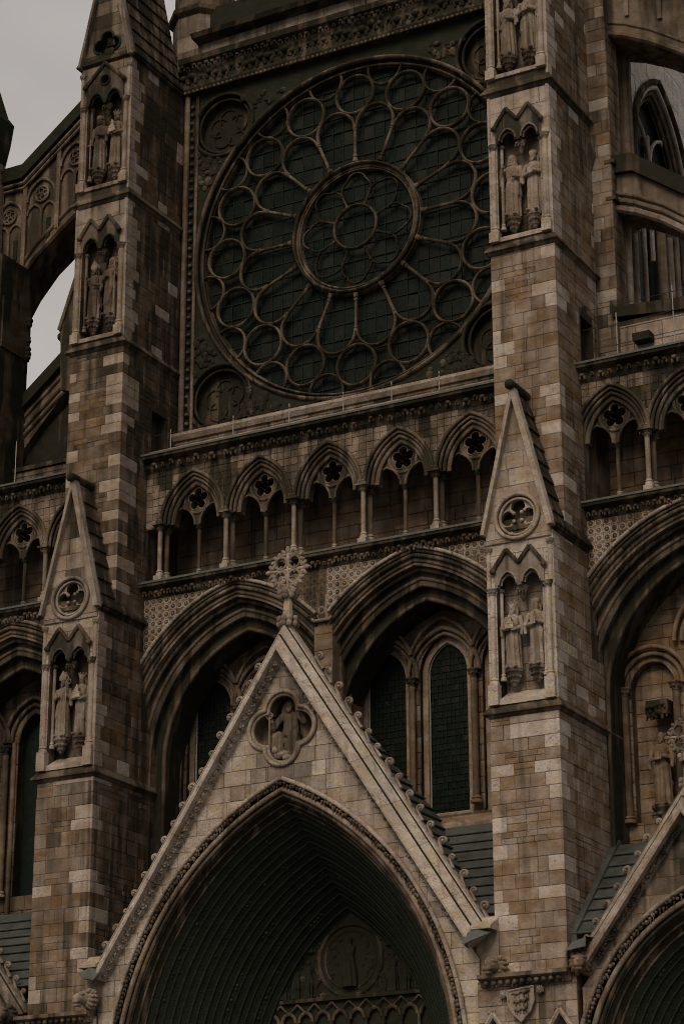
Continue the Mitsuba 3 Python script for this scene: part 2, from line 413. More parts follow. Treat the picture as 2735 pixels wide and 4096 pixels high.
def statue(label, pos, H=1.63, seed=0, head='crown', holds='church', tone=.6, soot_shade=.5, rot=0.0, beard=True, name='statue', group=None):
    S = H / 1.65
    t = thing(name, label, 'statue')
    r = random.Random(seed)
    Hb = H * (.93 if head in ('mitre', 'crown', 'cap') else 1.0)
    S = Hb / 1.65
    b = man(robe(Hb, seed, folds=r.choice([7, 8, 9, 10]), hem=r.uniform(.175, .205)))
    if holds == 'church':
        aL, aR = arm(-1, (.27, -.1, 1.04), (-.1, -.2, .98), S), arm(1, (.27, -.08, 1.05), (.1, -.21, .96), S)
    elif holds == 'crozier':
        aL, aR = arm(-1, (.27, -.06, 1.06), (-.06, -.19, 1.1), S), arm(1, (.28, -.06, 1.07), (.2, -.17, 1.13), S)
    elif holds == 'blessing':
        aL, aR = arm(-1, (.28, -.05, 1.08), (-.17, -.2, 1.3), S), arm(1, (.27, -.08, 1.04), (.1, -.2, 1.02), S)
    elif holds == 'book':
        aL, aR = arm(-1, (.27, -.08, 1.03), (-.07, -.2, 1.02), S), arm(1, (.27, -.08, 1.05), (.07, -.21, 1.08), S)
    else:
        aL, aR = arm(-1, (.25, -.03, 1.02), (-.2, -.12, .8), S), arm(1, (.26, -.07, 1.05), (.05, -.2, 1.04), S)
    b = b + aL + aR
    # shoes
    for sx in (-1, 1):
        b += hullchain([(sx * .09 * S, -.1 * S, .03 * S, .05 * S), (sx * .11 * S, -.24 * S, .02 * S, .035 * S)])
    m = unman(b)
    put('robed_body', t, put_at(m, pos, rot), tone=tone, soot_shade=soot_shade, smooth=38)
    extra = []
    hz = 1.6 * S
    if head == 'crown':
        ms = [lathe([(.098 * S, 0), (.104 * S, .03 * S), (.108 * S, .08 * S), (.09 * S, .085 * S)], 0, 0, hz - .02 * S, 14)]
        for q in range(8):
            a = q * math.pi / 4
            ms.append(ico((.105 * S * math.cos(a), .112 * S * math.sin(a), hz + .085 * S), .022 * S, 0, (1, 1, 1.6)))
        put('crown', t, put_at(cat(ms), pos, rot), tone=tone, soot_shade=soot_shade * .7, smooth=30)
    elif head == 'mitre':
        pol = Polygon([(-.1, 0), (.1, 0), (.115, .1), (0, .27), (-.115, .1)])
        ms = []
        for y in (-.075, .045):
            mm = ext(affinity.scale(pol, S, S, origin=(0, 0)), y * S, (y + .03) * S); mm.apply_translation((0, 0, hz - .02 * S)); ms.append(mm)
        ms.append(lathe([(.1 * S, 0), (.106 * S, .06 * S), (.07 * S, .13 * S)], 0, 0, hz - .03 * S, 14))
        put('mitre', t, put_at(cat(ms), pos, rot), tone=tone, soot_shade=soot_shade * .7)
    elif head == 'cap':
        put('flat_cap', t, put_at(lathe([(.1 * S, 0), (.115 * S, .03 * S), (.112 * S, .1 * S), (.06 * S, .115 * S)], 0, 0, hz - .02 * S, 12), pos, rot), tone=tone, soot_shade=soot_shade * .6, smooth=40)
    elif head == 'hood':
        hd = lathe([(.15, 1.36), (.13, 1.42), (.115, 1.5), (.118, 1.57), (.1, 1.64), (.03, 1.70)], 0, .025, 0, 14)
        hd.vertices *= [S, S, S]
        put('hood', t, put_at(hd, pos, rot), tone=tone, soot_shade=soot_shade, smooth=40)
    if head != 'hood':
        hair = None
        for sx in (-1, 1):
            h = hullchain([(sx * .07 * S, .035 * S, 1.6 * S, .045 * S), (sx * .095 * S, .04 * S, 1.5 * S, .04 * S), (sx * .1 * S, .035 * S, 1.4 * S, .032 * S)])
            hair = h if hair is None else hair + h
        hair += hullchain([(-.05 * S, .06 * S, 1.6 * S, .05 * S), (.05 * S, .06 * S, 1.6 * S, .05 * S)])
        put('hair', t, put_at(unman(hair), pos, rot), tone=tone, soot_shade=min(1, soot_shade * 1.2), smooth=50)
    if beard:
        bm = hullchain([(-.03 * S, -.07 * S, 1.46 * S, .035 * S), (0, -.085 * S, 1.40 * S, .03 * S), (.03 * S, -.07 * S, 1.46 * S, .035 * S)])
        put('beard', t, put_at(unman(bm), pos, rot), tone=tone, soot_shade=min(1, soot_shade * 1.2), smooth=50)
    if holds == 'church':
        ms = [bx(-.11, .11, -.28, -.17, .98, 1.1)]
        g = ext(Polygon([(-.12, 1.1), (.12, 1.1), (0, 1.19)]), -.29, -.16); ms.append(g)
        ms.append(bx(-.04, .04, -.26, -.19, 1.1, 1.25)); ms.append(ext(Polygon([(-.05, 1.25), (.05, 1.25), (0, 1.35)]), -.27, -.18))
        mm = cat(ms); mm.vertices *= S
        put('model_church', t, put_at(mm, pos, rot), tone=min(1, tone + .15), soot_shade=soot_shade * .4)
    elif holds == 'crozier':
        sp = [(.2, -.2, z) for z in np.linspace(.03, 1.45, 6)]
        for a in np.linspace(math.pi, -1.3 * math.pi, 18):
            rr = .085 * (.45 + .55 * (a + 1.3 * math.pi) / (2.3 * math.pi))
            sp.append((.2 + .085 + rr * math.cos(a) * 1.0, -.2, 1.47 + rr * math.sin(a)))
        put('crozier', t, put_at(tube(np.array(sp) * S, .016 * S, 6), pos, rot), tone=tone, soot_shade=soot_shade * .6, smooth=50)
    elif holds == 'book':
        mm = bx(-.065, .065, -.255, -.215, 1.0, 1.17); mm.vertices *= S
        put('book', t, put_at(mm, pos, rot), tone=tone, soot_shade=soot_shade * .6)
    elif holds == 'sword':
        mm = cat([tube([(-.2, -.17, .06), (-.2, -.17, .95)], .018, 6), tube([(-.28, -.17, .78), (-.12, -.17, .78)], .016, 6)]); mm.vertices *= S
        put('sword', t, put_at(mm, pos, rot), tone=tone, soot_shade=soot_shade * .6)
    return t

def carved_head(c, r, seed=0, crown=True):
    m = hullchain([(0, 0, .1 * r, r * .8), (0, -.08 * r, -.4 * r, r * .6)])
    m += hullchain([(0, -.85 * r, -.15 * r, .16 * r), (0, -.75 * r, .15 * r, .1 * r)])
    for s in (-1, 1):
        m += hullchain([(s * .6 * r, .05 * r, .6 * r, .42 * r), (s * .78 * r, .1 * r, -.3 * r, .36 * r)])
        m += hullchain([(s * .2 * r, -.72 * r, .26 * r, .1 * r), (s * .45 * r, -.62 * r, .26 * r, .1 * r)])
    if crown:
        for s in (-.5, 0, .5): m += hullchain([(s * r, -.4 * r, .7 * r, .22 * r), (s * r * 1.1, -.42 * r, 1.15 * r, .12 * r)])
    q = unman(m); q.apply_translation(c)
    return q

def lion(c, r, face=0.0):
    """lion mask on a corbel, looking along -y"""
    m = hullchain([(0, .5, 0, .75), (0, -.2, .05, .62), (0, -.85, -.12, .42)])
    m += hullchain([(-.2, -1.0, -.3, .24), (.2, -1.0, -.3, .24)])
    m += hullchain([(-.14, -.95, -.62, .16), (.14, -.95, -.62, .16), (0, -.6, -.6, .2)])
    m += hullchain([(0, -1.2, .0, .12), (0, -.85, .3, .12)])
    for s in (-1, 1):
        m += hullchain([(s * .25, -.75, .3, .14), (s * .5, -.5, .3, .14)])
        m += hullchain([(s * .55, -.05, .55, .2), (s * .62, .05, .75, .1)])
        for q in range(6):
            a = math.radians(-70 + q * 28)
            for y in (.1, .42):
                m += hullchain([(s * .6 * math.cos(a), y, .6 * math.sin(a), .24), (s * .82 * math.cos(a), y + .22, .82 * math.sin(a) - .05, .15)])
    q = unman(m)
    q.vertices *= r
    if face: q.apply_transform(trimesh.transformations.rotation_matrix(face, [0, 0, 1]))
    q.apply_translation(c)
    return q

# ------------------------------------------------------------------ small carved ornaments (shared meshes)
def crocket_mesh():
    p, r = [], []
    for t in np.linspace(0, 1, 6):                        # stem hugging the coping
        p.append((-.30 + .28 * t, .0, .0 + .055 * t ** 1.3)); r.append(.05 - .01 * t)
    c = np.array([.0, .155])
    for a in np.linspace(-math.pi * .5, math.pi * 1.75, 20):   # scroll turning outward
        k = (a + math.pi * .5) / (2.25 * math.pi)
        rr = .10 * (1 - .72 * k)
        p.append((c[0] + rr * math.cos(a), 0, c[1] + rr * math.sin(a))); r.append(.046 * (1 - .3 * k))
    m = [tube(p, r, 7, squash=1.5)]
    for y in (-.05, .05): m.append(ico((0, y, .155), .045, 0))
    return cat(m)
CROCKET = None

def flower_mesh(r=.075):
    ms = [ico((0, -.05, 0), r * .42, 1)]
    for q in range(5):
        a = q * 2 * math.pi / 5 + .3
        ms.append(ico((r * .62 * math.cos(a), -.025, r * .62 * math.sin(a)), r * .45, 0, (1, .75, 1)))
    return cat(ms)

def leafstrip(x0, x1, y, z, size=.09, step=.16, seed=3, drop=0.0):
    """a run of carved leaf knops along x"""
    r = random.Random(seed)
    ms, x = [], x0
    while x < x1:
        s = size * r.uniform(.6, 1.25)
        zz = z + r.uniform(-.35, .35) * size
        ms.append(ico((x, y - s * .3, zz), s * .5, 1, (1.1, .8, .8)))
        for sg in (-1, 1):
            ms.append(ico((x + sg * s * .45, y - s * .12, zz - s * .5), s * .42, 0, (.7, .6, 1.3)))
        x += step * r.uniform(.85, 1.15)
    m = cat(ms)
    m.apply_translation((0, 0, 0))
    return m

def moulding(xc, hw, yf, yb, z, prof):
    """a string course round the front and both sides of a pier; prof: [(out, dz)...]"""
    rings = []
    for o, dz in prof:
        rings.append([(xc - hw - o, yb, z + dz), (xc - hw - o, yf - o, z + dz), (xc + hw + o, yf - o, z + dz), (xc + hw + o, yb, z + dz)])
    v = np.array(rings).reshape(-1, 3)
    f = []
    for i in range(len(prof) - 1):
        for j in range(3):
            a = i * 4 + j
            f += [[a, a + 1, a + 5], [a, a + 5, a + 4]]
    return tm(v, f)
STRING = [(0, .02), (.0, 0), (.12, -.17), (.125, -.21), (.07, -.225), (.045, -.26), (.0, -.30)]

def column(parent, x, y, z0, z1, r=.075, tone=.5, soot_shade=.35, base=True, cap=True, plinth=0.0, name='column', sides=14, capr=1.9, ctone=None, csoot=None, btone=None):
    k = put(name, parent, lathe([(r, 0), (r, z1 - z0)], x, y, z0, sides), tone=tone, soot_shade=soot_shade, smooth=50)
    if cap:
        h = r * 2.6
        prof = [(r, -h), (r * 1.15, -h + .01), (r * 1.15, -h + .025), (r, -h + .03), (r * 1.15, -h * .7), (r * 1.6, -h * .35), (r * 1.75, -h * .28), (r * capr, -h * .22), (r * capr * 1.08, -h * .1), (r * capr, 0)]
        m = [lathe(prof, x, y, z1, sides)]
        for q in range(7):
            a = q * 2 * math.pi / 7 + .2
            m.append(ico((x + r * 1.5 * math.cos(a), y + r * 1.5 * math.sin(a), z1 - h * .48), r * .42, 0, (1, 1, 1.2)))
        put('capital', k, cat(m), tone=ctone if ctone is not None else tone, soot_shade=csoot if csoot is not None else min(1, soot_shade + .25), smooth=40)
    if base:
        prof = [(r * 1.75, -.02), (r * 1.75, .03), (r * 1.5, .06), (r * 1.2, .075), (r * 1.5, .1), (r * 1.3, .13), (r, .15)]
        m = [lathe(prof, x, y, z0, sides)]
        if plinth: m.append(bx(x - r * 1.9, x + r * 1.9, y - r * 1.9, y + r * 1.9, z0 - plinth, z0 - .018))
        put('base', k, cat(m), tone=btone if btone is not None else tone, soot_shade=soot_shade * .6, smooth=40)
    return k
# ------------------------------------------------------------------ buttresses
HW, YL, YU = .84, -3.5, -2.78
def niche(t, st, cx, yf, zb, zc, zf, zv, zp, feet, ztop, single, tone, soot_shade, deep=.42):
    w = .60
    # back of the niche
    ashlar(st, 'front', yf + deep, rect(cx - w, zb - .1, cx + w, zp - .35), .42, (.5, .75), tone=lambda u, v: tone - .1 + rng.uniform(-.1, .1), soot_shade=lambda u, v: min(1, soot_shade + .15), seed=int(zb * 10) + int(cx * 3))
    # jamb blocks left and right of the recess
    for s in (-1, 1):
        a, b = sorted((cx + s * w, cx + s * HW))
        z = zb - .28
        k = 0
        while z < zf - .02:
            h = min((.36, .44, .31, .5)[k % 4], zf - z)
            st.add(block('front', yf, a + .003, b - .003, z + .004, z + h - .004, .012), tone + rng.uniform(-.06, .08), soot_shade * .5, h * .24)
            z += h; k += 1
    # solid behind the canopy
    if single:
        gp = Polygon([(cx - .62, zf), (cx + .62, zf), (cx, zp)])
        arches = unary_union([arch_poly(cx + s * .29, zc + .05, .34, .1, zc - .3) for s in (-1, 1)])
    else:
        gp = Polygon([(cx - .62, zf), (cx - .62, zc), (cx + .62, zc), (cx + .62, zf), (cx + .295, zp), (cx, zv), (cx - .295, zp)])
        arches = unary_union([arch_poly(cx + s * .295, zc + .06, .34, .095, zc - .3) for s in (-1, 1)])
    fld = rect(cx - HW + .01, zf, cx + HW - .01, ztop)
    if single:
        gp2 = Polygon([(cx - .62, zf), (cx - .62, zc), (cx + .62, zc), (cx + .62, zf), (cx, zp)])
        hole = Point(cx, zf + .1).buffer(.15)
        can = gp2.difference(arches).difference(hole)
        put('niche_canopy', t, ext(can, yf - .06, yf + .12), tone=tone, soot_shade=soot_shade * .8)
        put('canopy_roundel', t, [tube(xz(circle_pts(cx, zf + .1, .16), yf - .07), .03, 7, closed=True), ext(hole.buffer(.02), yf + .1, yf + .12)], tone=tone, soot_shade=.9, smooth=50)
        hood = [(cx - .66, zf - .02), (cx, zp + .03), (cx + .66, zf - .02)]
    else:
        can = gp.difference(arches)
        put('niche_canopy', t, ext(can, yf - .06, yf + .12), tone=tone - .05, soot_shade=min(.84, soot_shade + .3))
        hood = [(cx - .66, zf - .02), (cx - .295, zp + .03), (cx, zv + .04), (cx + .295, zp + .03), (cx + .66, zf - .02)]
    hp = np.repeat(np.array(hood), 1, 0)
    segs = [tube(xz(hp[i:i + 2], yf - .09), .052, 6) for i in range(len(hp) - 1)]
    for s in (-1, 1): segs.append(ico((cx + s * .64, yf - .11, zf - .03), .075, 1))
    put('canopy_hood', t, segs, tone=.3, soot_shade=.84, smooth=40)
    rolls = []
    for s in (-1, 1):
        c0 = cx + s * (.29 if single else .295)
        rolls.append(tube(xz(arch(c0, zc + .06, .315, .09, 12), yf - .05), .03, 7))
        rolls.append(tube(xz(arch(c0, zc + .06, .25, .06, 12), yf + .03), .026, 7))
        cz = zc + .12
        for q in (-1, 1): rolls.append(ico((c0 + q * .17, yf + .02, cz + .07), .04, 1))
    put('niche_arch', t, rolls, tone=tone, soot_shade=min(1, soot_shade + .15), smooth=50)
    # wall above the canopy
    up = fld.difference(gp).difference(Polygon([(a, b) for a, b in [(cx - .62, zc), (cx + .62, zc), *[(x, z) for x, z in hood[::-1]]]]).buffer(.0))
    ashlar(st, 'front', yf, up, .46, (.5, .9), tone=lambda u, v: tone + .08 + rng.uniform(-.05, .05), soot_shade=lambda u, v: soot_shade * .55, seed=5 + int(zb))
    # pendant between the two arches
    put('pendant', t, [lathe([(.02, -.36), (.07, -.28), (.09, -.16), (.13, -.05), (.14, 0), (.10, .02)], cx, yf + .16, zc + .02, 10), leafstrip(cx - .07, cx + .09, yf + .03, zc - .1, .07, .08, 2)], tone=tone, soot_shade=.75, smooth=45)
    # colonnettes
    for s in (-1, 1):
        column(t, cx + s * .7, yf - .015, zb, zc, .066, tone + .05, soot_shade * .45, capr=1.8, csoot=.7, name='colonnette')
        column(t, cx + s * .535, yf + .13, zb + .12, zc, .042, tone, soot_shade * .8, capr=1.7, csoot=.8, name='inner_colonnette')
        put('colonnette_plinth', t, bx(cx + s * .7 - .125, cx + s * .7 + .125, yf - .13, yf + .06, zb - .5 if zb < 17 else zb - .28, zb - .01), tone=tone + .08, soot_shade=soot_shade * .35)
    # sloping sill
    zlow = zb - .5 if zb < 17 else zb - .28
    put('niche_sill', t, ext(Polygon([(yf - .06, zlow), (yf + deep, zlow), (yf + deep, zb - .1), (yf + .02, zlow + .16), (yf - .06, zlow + .1)]), cx - w + .03, cx + w - .03, 'x'), tone=tone + .05, soot_shade=soot_shade * .5)
    # corbels the statues stand on
    for s in (-1, 1):
        x = cx + s * .29
        prof = [(.015, -.42), (.05, -.4), (.1, -.3), (.15, -.16), (.19, -.09), (.215, -.08), (.215, -.03), (.2, -.02), (.2, 0)]
        m = [lathe(prof, x, yf + .2, feet, 14)]
        for q in range(6):
            a = math.pi + (q + .5) * math.pi / 6
            m.append(ico((x + .15 * math.cos(a), yf + .2 + .15 * math.sin(a), feet - .19), .042, 0))
            m.append(ico((x + .09 * math.cos(a), yf + .2 + .09 * math.sin(a), feet - .3), .034, 0))
        put('corbel', t, cat(m), tone=tone, soot_shade=.72, smooth=40)

def gablet(t, cx, yf, yb, z0, z1, wheel, tone, soot_shade, seed):
    hw = HW
    tri = Polygon([(cx - hw + .02, z0), (cx + hw - .02, z0), (cx, z1)])
    if wheel:
        cz, R = z0 + .34, .54
        hole = Point(cx, cz).buffer(R - .05, 24)
    else:
        cz, R = z0 + .55, .40
        hole = unary_union([Point(cx + .23 * math.cos(a), cz + .23 * math.sin(a)).buffer(.21) for a in np.arange(4) * math.pi / 2])
    full = unary_union([tri, rect(cx - hw + .02, z0 - .25, cx + hw - .02, z0)]) if wheel else tri
    put('gable_core', t, ext(full.difference(hole), yf + .06, yb + .2), tone=tone, soot_shade=soot_shade)
    gs = Stones(t, 60, 'gable_stone')
    ashlar(gs, 'front', yf + .06, full.difference(hole.buffer(.02)), .42, (.42, .8), tone=lambda u, v: tone + rng.uniform(-.14, .1), soot_shade=lambda u, v: min(.85, soot_shade * rng.uniform(.4, 1.1) + (.35 if v > z0 + (z1 - z0) * .55 else 0)), seed=seed)
    gs.emit()
    if wheel:
        q4 = unary_union([Point(cx + .25 * math.cos(a), cz + .25 * math.sin(a)).buffer(.2) for a in np.arange(4) * math.pi / 2] + [Point(cx, cz).buffer(.1)])
        w = put('gable_roundel', t, [tube(xz(circle_pts(cx, cz, R), yf + .01), .05, 8, closed=True), tube(xz(circle_pts(cx, cz, R - .1), yf + .06), .035, 8, closed=True)], tone=tone + .05, soot_shade=soot_shade * .8, smooth=50)
        put('tracery', w, ext(Point(cx, cz).buffer(R - .06, 24).difference(q4), yf + .12, yf + .26), tone=tone, soot_shade=soot_shade)
        lob = []
        for a in np.arange(4) * math.pi / 2:
            c0 = (cx + .25 * math.cos(a), cz + .25 * math.sin(a))
            lob.append(tube(xz(circle_pts(*c0, .2, 18, a - 2.2, a + 2.2, True), yf + .11), .024, 6))
        for a in np.arange(4) * math.pi / 2 + math.pi / 4:
            lob.append(ico((cx + .14 * math.cos(a), yf + .08, cz + .14 * math.sin(a)), .05, 1))
        put('cusp', w, lob, tone=tone + .08, soot_shade=soot_shade * .7, smooth=50)
        put('roundel_back', w, ext(Point(cx, cz).buffer(R, 20), yf + .34, yf + .4), tone=tone - .15, soot_shade=.85)
    else:
        w = put('gable_quatrefoil', t, [tube(xz(np.array(hole.exterior.coords)[:-1:2], yf + .03), .035, 7, closed=True)], tone=tone, soot_shade=soot_shade, smooth=50)
        put('quatrefoil_back', w, ext(hole.buffer(.03), yf + .3, yf + .36), tone=.2, soot_shade=.95)
        put('carved_bust', w, [carved_head((cx + .02, yf + .2, cz + .12), .13), lathe([(.1, -.4), (.2, -.3), (.2, -.12), (.07, -.02)], cx + .02, yf + .22, cz, 10)], tone=.3, soot_shade=.9, smooth=50)
    # copings on the two slopes
    L = np.array([hw + .03, -(z1 - z0 + .1)])
    for s in (-1, 1):
        prof = [(yf - .12, -.07), (yf - .13, .0), (yf - .07, .05), (yf + .1, .06), (yf + .16, .05), (yf + .16, -.07)]
        d = np.array([s * L[0], L[1]]); d = d / np.linalg.norm(d)
        nrm = np.array([s * -d[1], s * d[0]]) if s > 0 else np.array([d[1], -d[0]])
        cosq = abs(d[0])
        v = []
        for y, h in prof:
            v.append((cx, y, z1 + .1 + h / cosq * 1.0))
        for y, h in prof:
            p = np.array([cx + s * (hw + .03), z0 - .02]) + nrm * h
            v.append((p[0], y, p[1]))
        n = len(prof)
        f = []
        for i in range(n):
            j = (i + 1) % n
            f += [[i, j, n + j], [i, n + j, n + i]]
        f += [[n, n + i, n + i + 1] for i in range(1, n - 1)]
        put('coping', t, tm(v, f), tone=tone + .1, soot_shade=soot_shade * .6)
        # stone roof slabs
        N = 8
        for i in range(N):
            a0, a1 = i / N, (i + 1) / N
            def at(a, out): return (cx + s * ((hw + .02) * (1 - a) + out * .98), z0 + (z1 - z0) * a + out * .22)
            lo = at(a0 - .015, .085); hi = at(a1, .03); li = at(a0 - .015, -.03); hi2 = at(a1, -.05)
            pol = Polygon([lo, hi, hi2, li])
            ys = [yf + .17, yf + .17 + (yb - yf - .17) * rng.uniform(.35, .65), yb + .02]
            for q in range(2):
                put('roof_slab', t, ext(pol, ys[q] + .006, ys[q + 1] - .006), tone=rng.uniform(.2, .45), soot_shade=rng.uniform(.72, .88))
    put('ridge_roll', t, [tube([(cx, yf - .15, z1 + .16), (cx, yb + .05, z1 + .16)], .1, 10), ico((cx, yf - .16, z1 + .13), .13, 1)], tone=.25, soot_shade=.85, smooth=50)

def quoin_tone(r, pale, z0, z1):
    """a list of (z0, z1, width on the front, width on the side, pale?)"""
    out, z = [], z0
    while z < z1:
        h = r.uniform(.26, .36)
        out.append((z, min(z + h, z1), r.choice([.28, .36, .5, .62]), r.choice([.3, .45, .62, .8]), r.random() < pale))
        z += h
    return out

def buttress(cx, label, seed, pale, grime_vignette, low_tone, fresh):
    t = thing('buttress', label, 'buttress', 'gabled buttresses of the front')
    r = random.Random(seed)
    st = Stones(t, 300)
    x0, x1 = cx - HW, cx + HW
    core = trimesh.boolean.union([bx(x0, x1, YL, .3, 0, 20.31), bx(x0, x1, YU, .3, 20.2, 36.75)], engine='manifold')
    cuts = [bx(cx - .6, cx + .6, YL - .5, YL + .42, 16.3, 19.6), bx(cx - .6, cx + .6, YU - .5, YU + .42, 28.2, 31.5), bx(cx - .6, cx + .6, YU - .5, YU + .42, 32.75, 36.3)]
    door = bx(x0 - .5, x1 + .5, -1.32, -.62, 24.95, 26.55)
    core = trimesh.boolean.difference([core, *cuts, door], engine='manifold')
    put('core', t, core, tone=.25, soot_shade=.8)
    put('passage_soffit', t, ext(Polygon([(-1.34, 26.45), (-.6, 26.45), (-.6, 26.62), (-.97, 26.9), (-1.34, 26.62)]), x0 - .01, x1 + .01, 'x'), tone=.25, soot_shade=.8)
    doorp = rect(-1.4, 24.9, -.55, 26.8)
    spans = [(8.3 if cx > 0 else 8.3, 15.93, YL), (20.62, 27.8, YU)]
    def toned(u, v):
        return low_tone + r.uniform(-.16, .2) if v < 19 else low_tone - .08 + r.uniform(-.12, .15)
    base_grime_vignette = grime_vignette
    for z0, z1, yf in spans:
        grime_vignette = base_grime_vignette + (.12 if z0 > 20 else 0)  # weathering plus vignette dimming painted in, stronger higher up
        qs = quoin_tone(r, pale, z0, z1)
        low = z0 < 15
        topz = z1
        for (a, b, wf, wsd, pl) in qs:
            tn = (fresh - (0 if low else .14) + r.uniform(-.1, .08)) if pl else toned(0, a)
            tn2 = tn - (.05 if pl else .0)
            so = grime_vignette * (.25 if pl else .75)
            if b > z1 - .3 and low: wf, tn = 1.2, fresh - .04
            st.add(block('front', yf, x1 - wf, x1 + .012, a + .005, b - .005, .014), tn, so, wf * (b - a))
            st.add(block('right', x1, yf - .012, yf + wsd, a + .005, b - .005, .014), tn2, so, wsd * (b - a))
            # left edge block of the front
            wl = r.choice([.2, .34, .34, .55]) if not (b > z1 - .3 and low) else .0
            pl2 = r.random() < pale * .8
            if wl:
                st.add(block('front', yf, x0 - .012, x0 + wl, a + .005, b - .005, .014), fresh - (0 if low else .14) + r.uniform(-.1, .08) if pl2 else toned(0, a), grime_vignette * (.25 if pl2 else .75), wl * (b - a))
            # the courses between, often split in two thinner beds
            u = x0 + wl
            split = r.random() < .35
            for (c, d) in (((a, (a + b) / 2), ((a + b) / 2, b)) if split else ((a, b),)):
                uu = u
                while uu < x1 - wf - .02:
                    L = r.uniform(.24, .5)
                    ue = uu + L
                    if x1 - wf - ue < .16: ue = x1 - wf
                    st.add(block('front', yf, uu + .005, ue - .005, c + .004, d - .004, .011 + r.uniform(-.006, .006)), toned(uu, c), grime_vignette * r.uniform(.55, .95), (ue - uu) * (d - c))
                    uu = ue
            # right side
            uu, end = yf + wsd, (-1.45 if 20.5 < z0 < 22 and b < 25 else -.02)
            split = r.random() < .4
            for (c, d) in (((a, (a + b) / 2), ((a + b) / 2, b)) if split else ((a, b),)):
                uu = yf + wsd
                while uu < end - .02:
                    L = r.uniform(.28, .62)
                    ue = min(uu + L, end)
                    if end - ue < .18: ue = end
                    g = rect(uu + .005, c + .004, ue - .005, d - .004).difference(doorp)
                    for q in polys(g):
                        bb = q.bounds
                        st.add(block('right', x1, bb[0], bb[2], bb[1], bb[3], .011 + r.uniform(-.006, .006)), .93 if r.random() < pale * .12 else toned(uu, c) - .06, grime_vignette * r.uniform(.7, 1.0), q.area)
                    uu = ue
    # sides of the carved stages
    grime_vignette = base_grime_vignette
    for z0, z1, yf in ((16.2, 20.2, YL), (28.08, 32.2, YU), (32.52, 36.6, YU)):
        for (a, b, wf, wsd, pl) in quoin_tone(r, .9, z0, z1):
            grime_vignette = base_grime_vignette + (.22 if z0 > 20 else 0)
            tn = fresh - .07 + r.uniform(-.1, .1)
            st.add(block('right', x1, yf - .012, yf + wsd * .8, a + .004, b - .004, .014), tn, grime_vignette * .35, wsd * .3)
            uu = yf + wsd * .8
            end = -1.45 if yf == YL and a > 17.5 else -.02
            while uu < end - .02:
                ue = min(uu + r.uniform(.3, .7), end)
                if end - ue < .18: ue = end
                pl3 = r.random() < pale * .18
                st.add(block('right', x1, uu + .004, ue - .004, a + .004, b - .004, .011 + r.uniform(-.006, .006)), .9 if pl3 else toned(uu, a if z0 > 20 else 12) - .08, grime_vignette * (r.uniform(.7, 1.0) if not pl3 else .3), (ue - uu) * (b - a))
                uu = ue
    g = base_grime_vignette
    niche(t, st, cx, YL, 16.7, 18.98, 19.4, 19.47, 19.84, 17.06, 20.2, False, fresh - .06, g * .8)
    niche(t, st, cx, YU, 28.42, 30.85, 31.28, 31.36, 31.74, 28.83, 32.18, False, fresh - .2, g + .12)
    niche(t, st, cx, YU, 32.98, 35.36, 35.97, 0, 36.58, 33.36, 36.6, True, fresh - .3, g + .25)
    st.emit()
    # slim shafts with turned caps on the corners of the carved stages
    for yf, za, zb in ((YL, 18.98, 19.98), (YU, 35.36, 36.42)):
        for s in (-1, 1):
            column(t, cx + s * .775, yf - .01, za, zb, .058, .8, g * .4, base=False, capr=1.7, csoot=.5, name='corner_shaft')
    for yf in (YU,):
        for s in (-1, 1):
            put('edge_roll', t, tube([(cx + s * .8, yf - .01, 30.85), (cx + s * .8, yf - .01, 32.2)], .045, 8), tone=.75, soot_shade=g * .5, smooth=50)
    # string courses
    for z, yf, yb in ((16.2, YL, .02), (28.1, YU, .02), (32.5, YU, .02)):
        put('string_course', t, moulding(cx, HW + .01, yf - .01, yb, z, STRING), tone=.3, soot_shade=.78)
    put('eave_course', t, moulding(cx, HW + .01, YL + .1, -1.4, 20.5, [(-.02, .16), (.13, -.1), (.14, -.17), (.05, -.22), (.0, -.28)]), tone=.28, soot_shade=.85)
    gablet(t, cx, -3.6, YU, 20.3, 23.75, True, .72, g * .8, seed)
    gablet(t, cx, YU - .06, -.35, 36.65, 40.6, False, .5, g * 1.25, seed + 1)
    put('eave_course', t, moulding(cx, HW + .01, YU + .05, -.1, 36.85, [(-.02, .16), (.13, -.1), (.14, -.17), (.05, -.22), (.0, -.28)]), tone=.28, soot_shade=.9)
    return t
# ------------------------------------------------------------------ the ground
g = tm([(-400, -300, 0), (400, -300, 0), (400, 500, 0), (-400, 500, 0)], [[0, 1, 2], [0, 2, 3]])
k = put('ground', None, g, 'paving'); labels[k] = {'label': 'grey stone paving in front of the building', 'category': 'ground', 'kind': 'structure'}

BX = (-6.31, 6.18)
B1 = buttress(BX[0], 'left gabled stone buttress with statue niches, darker and partly behind the tall central gable', 11, .40, .80, .24, .74)  # darker tone: part weathering, part vignette painted in
B2 = buttress(BX[1], 'right gabled stone buttress with statue niches, brighter tan blocks below its lowest niche', 29, .32, .42, .36, 1.0)

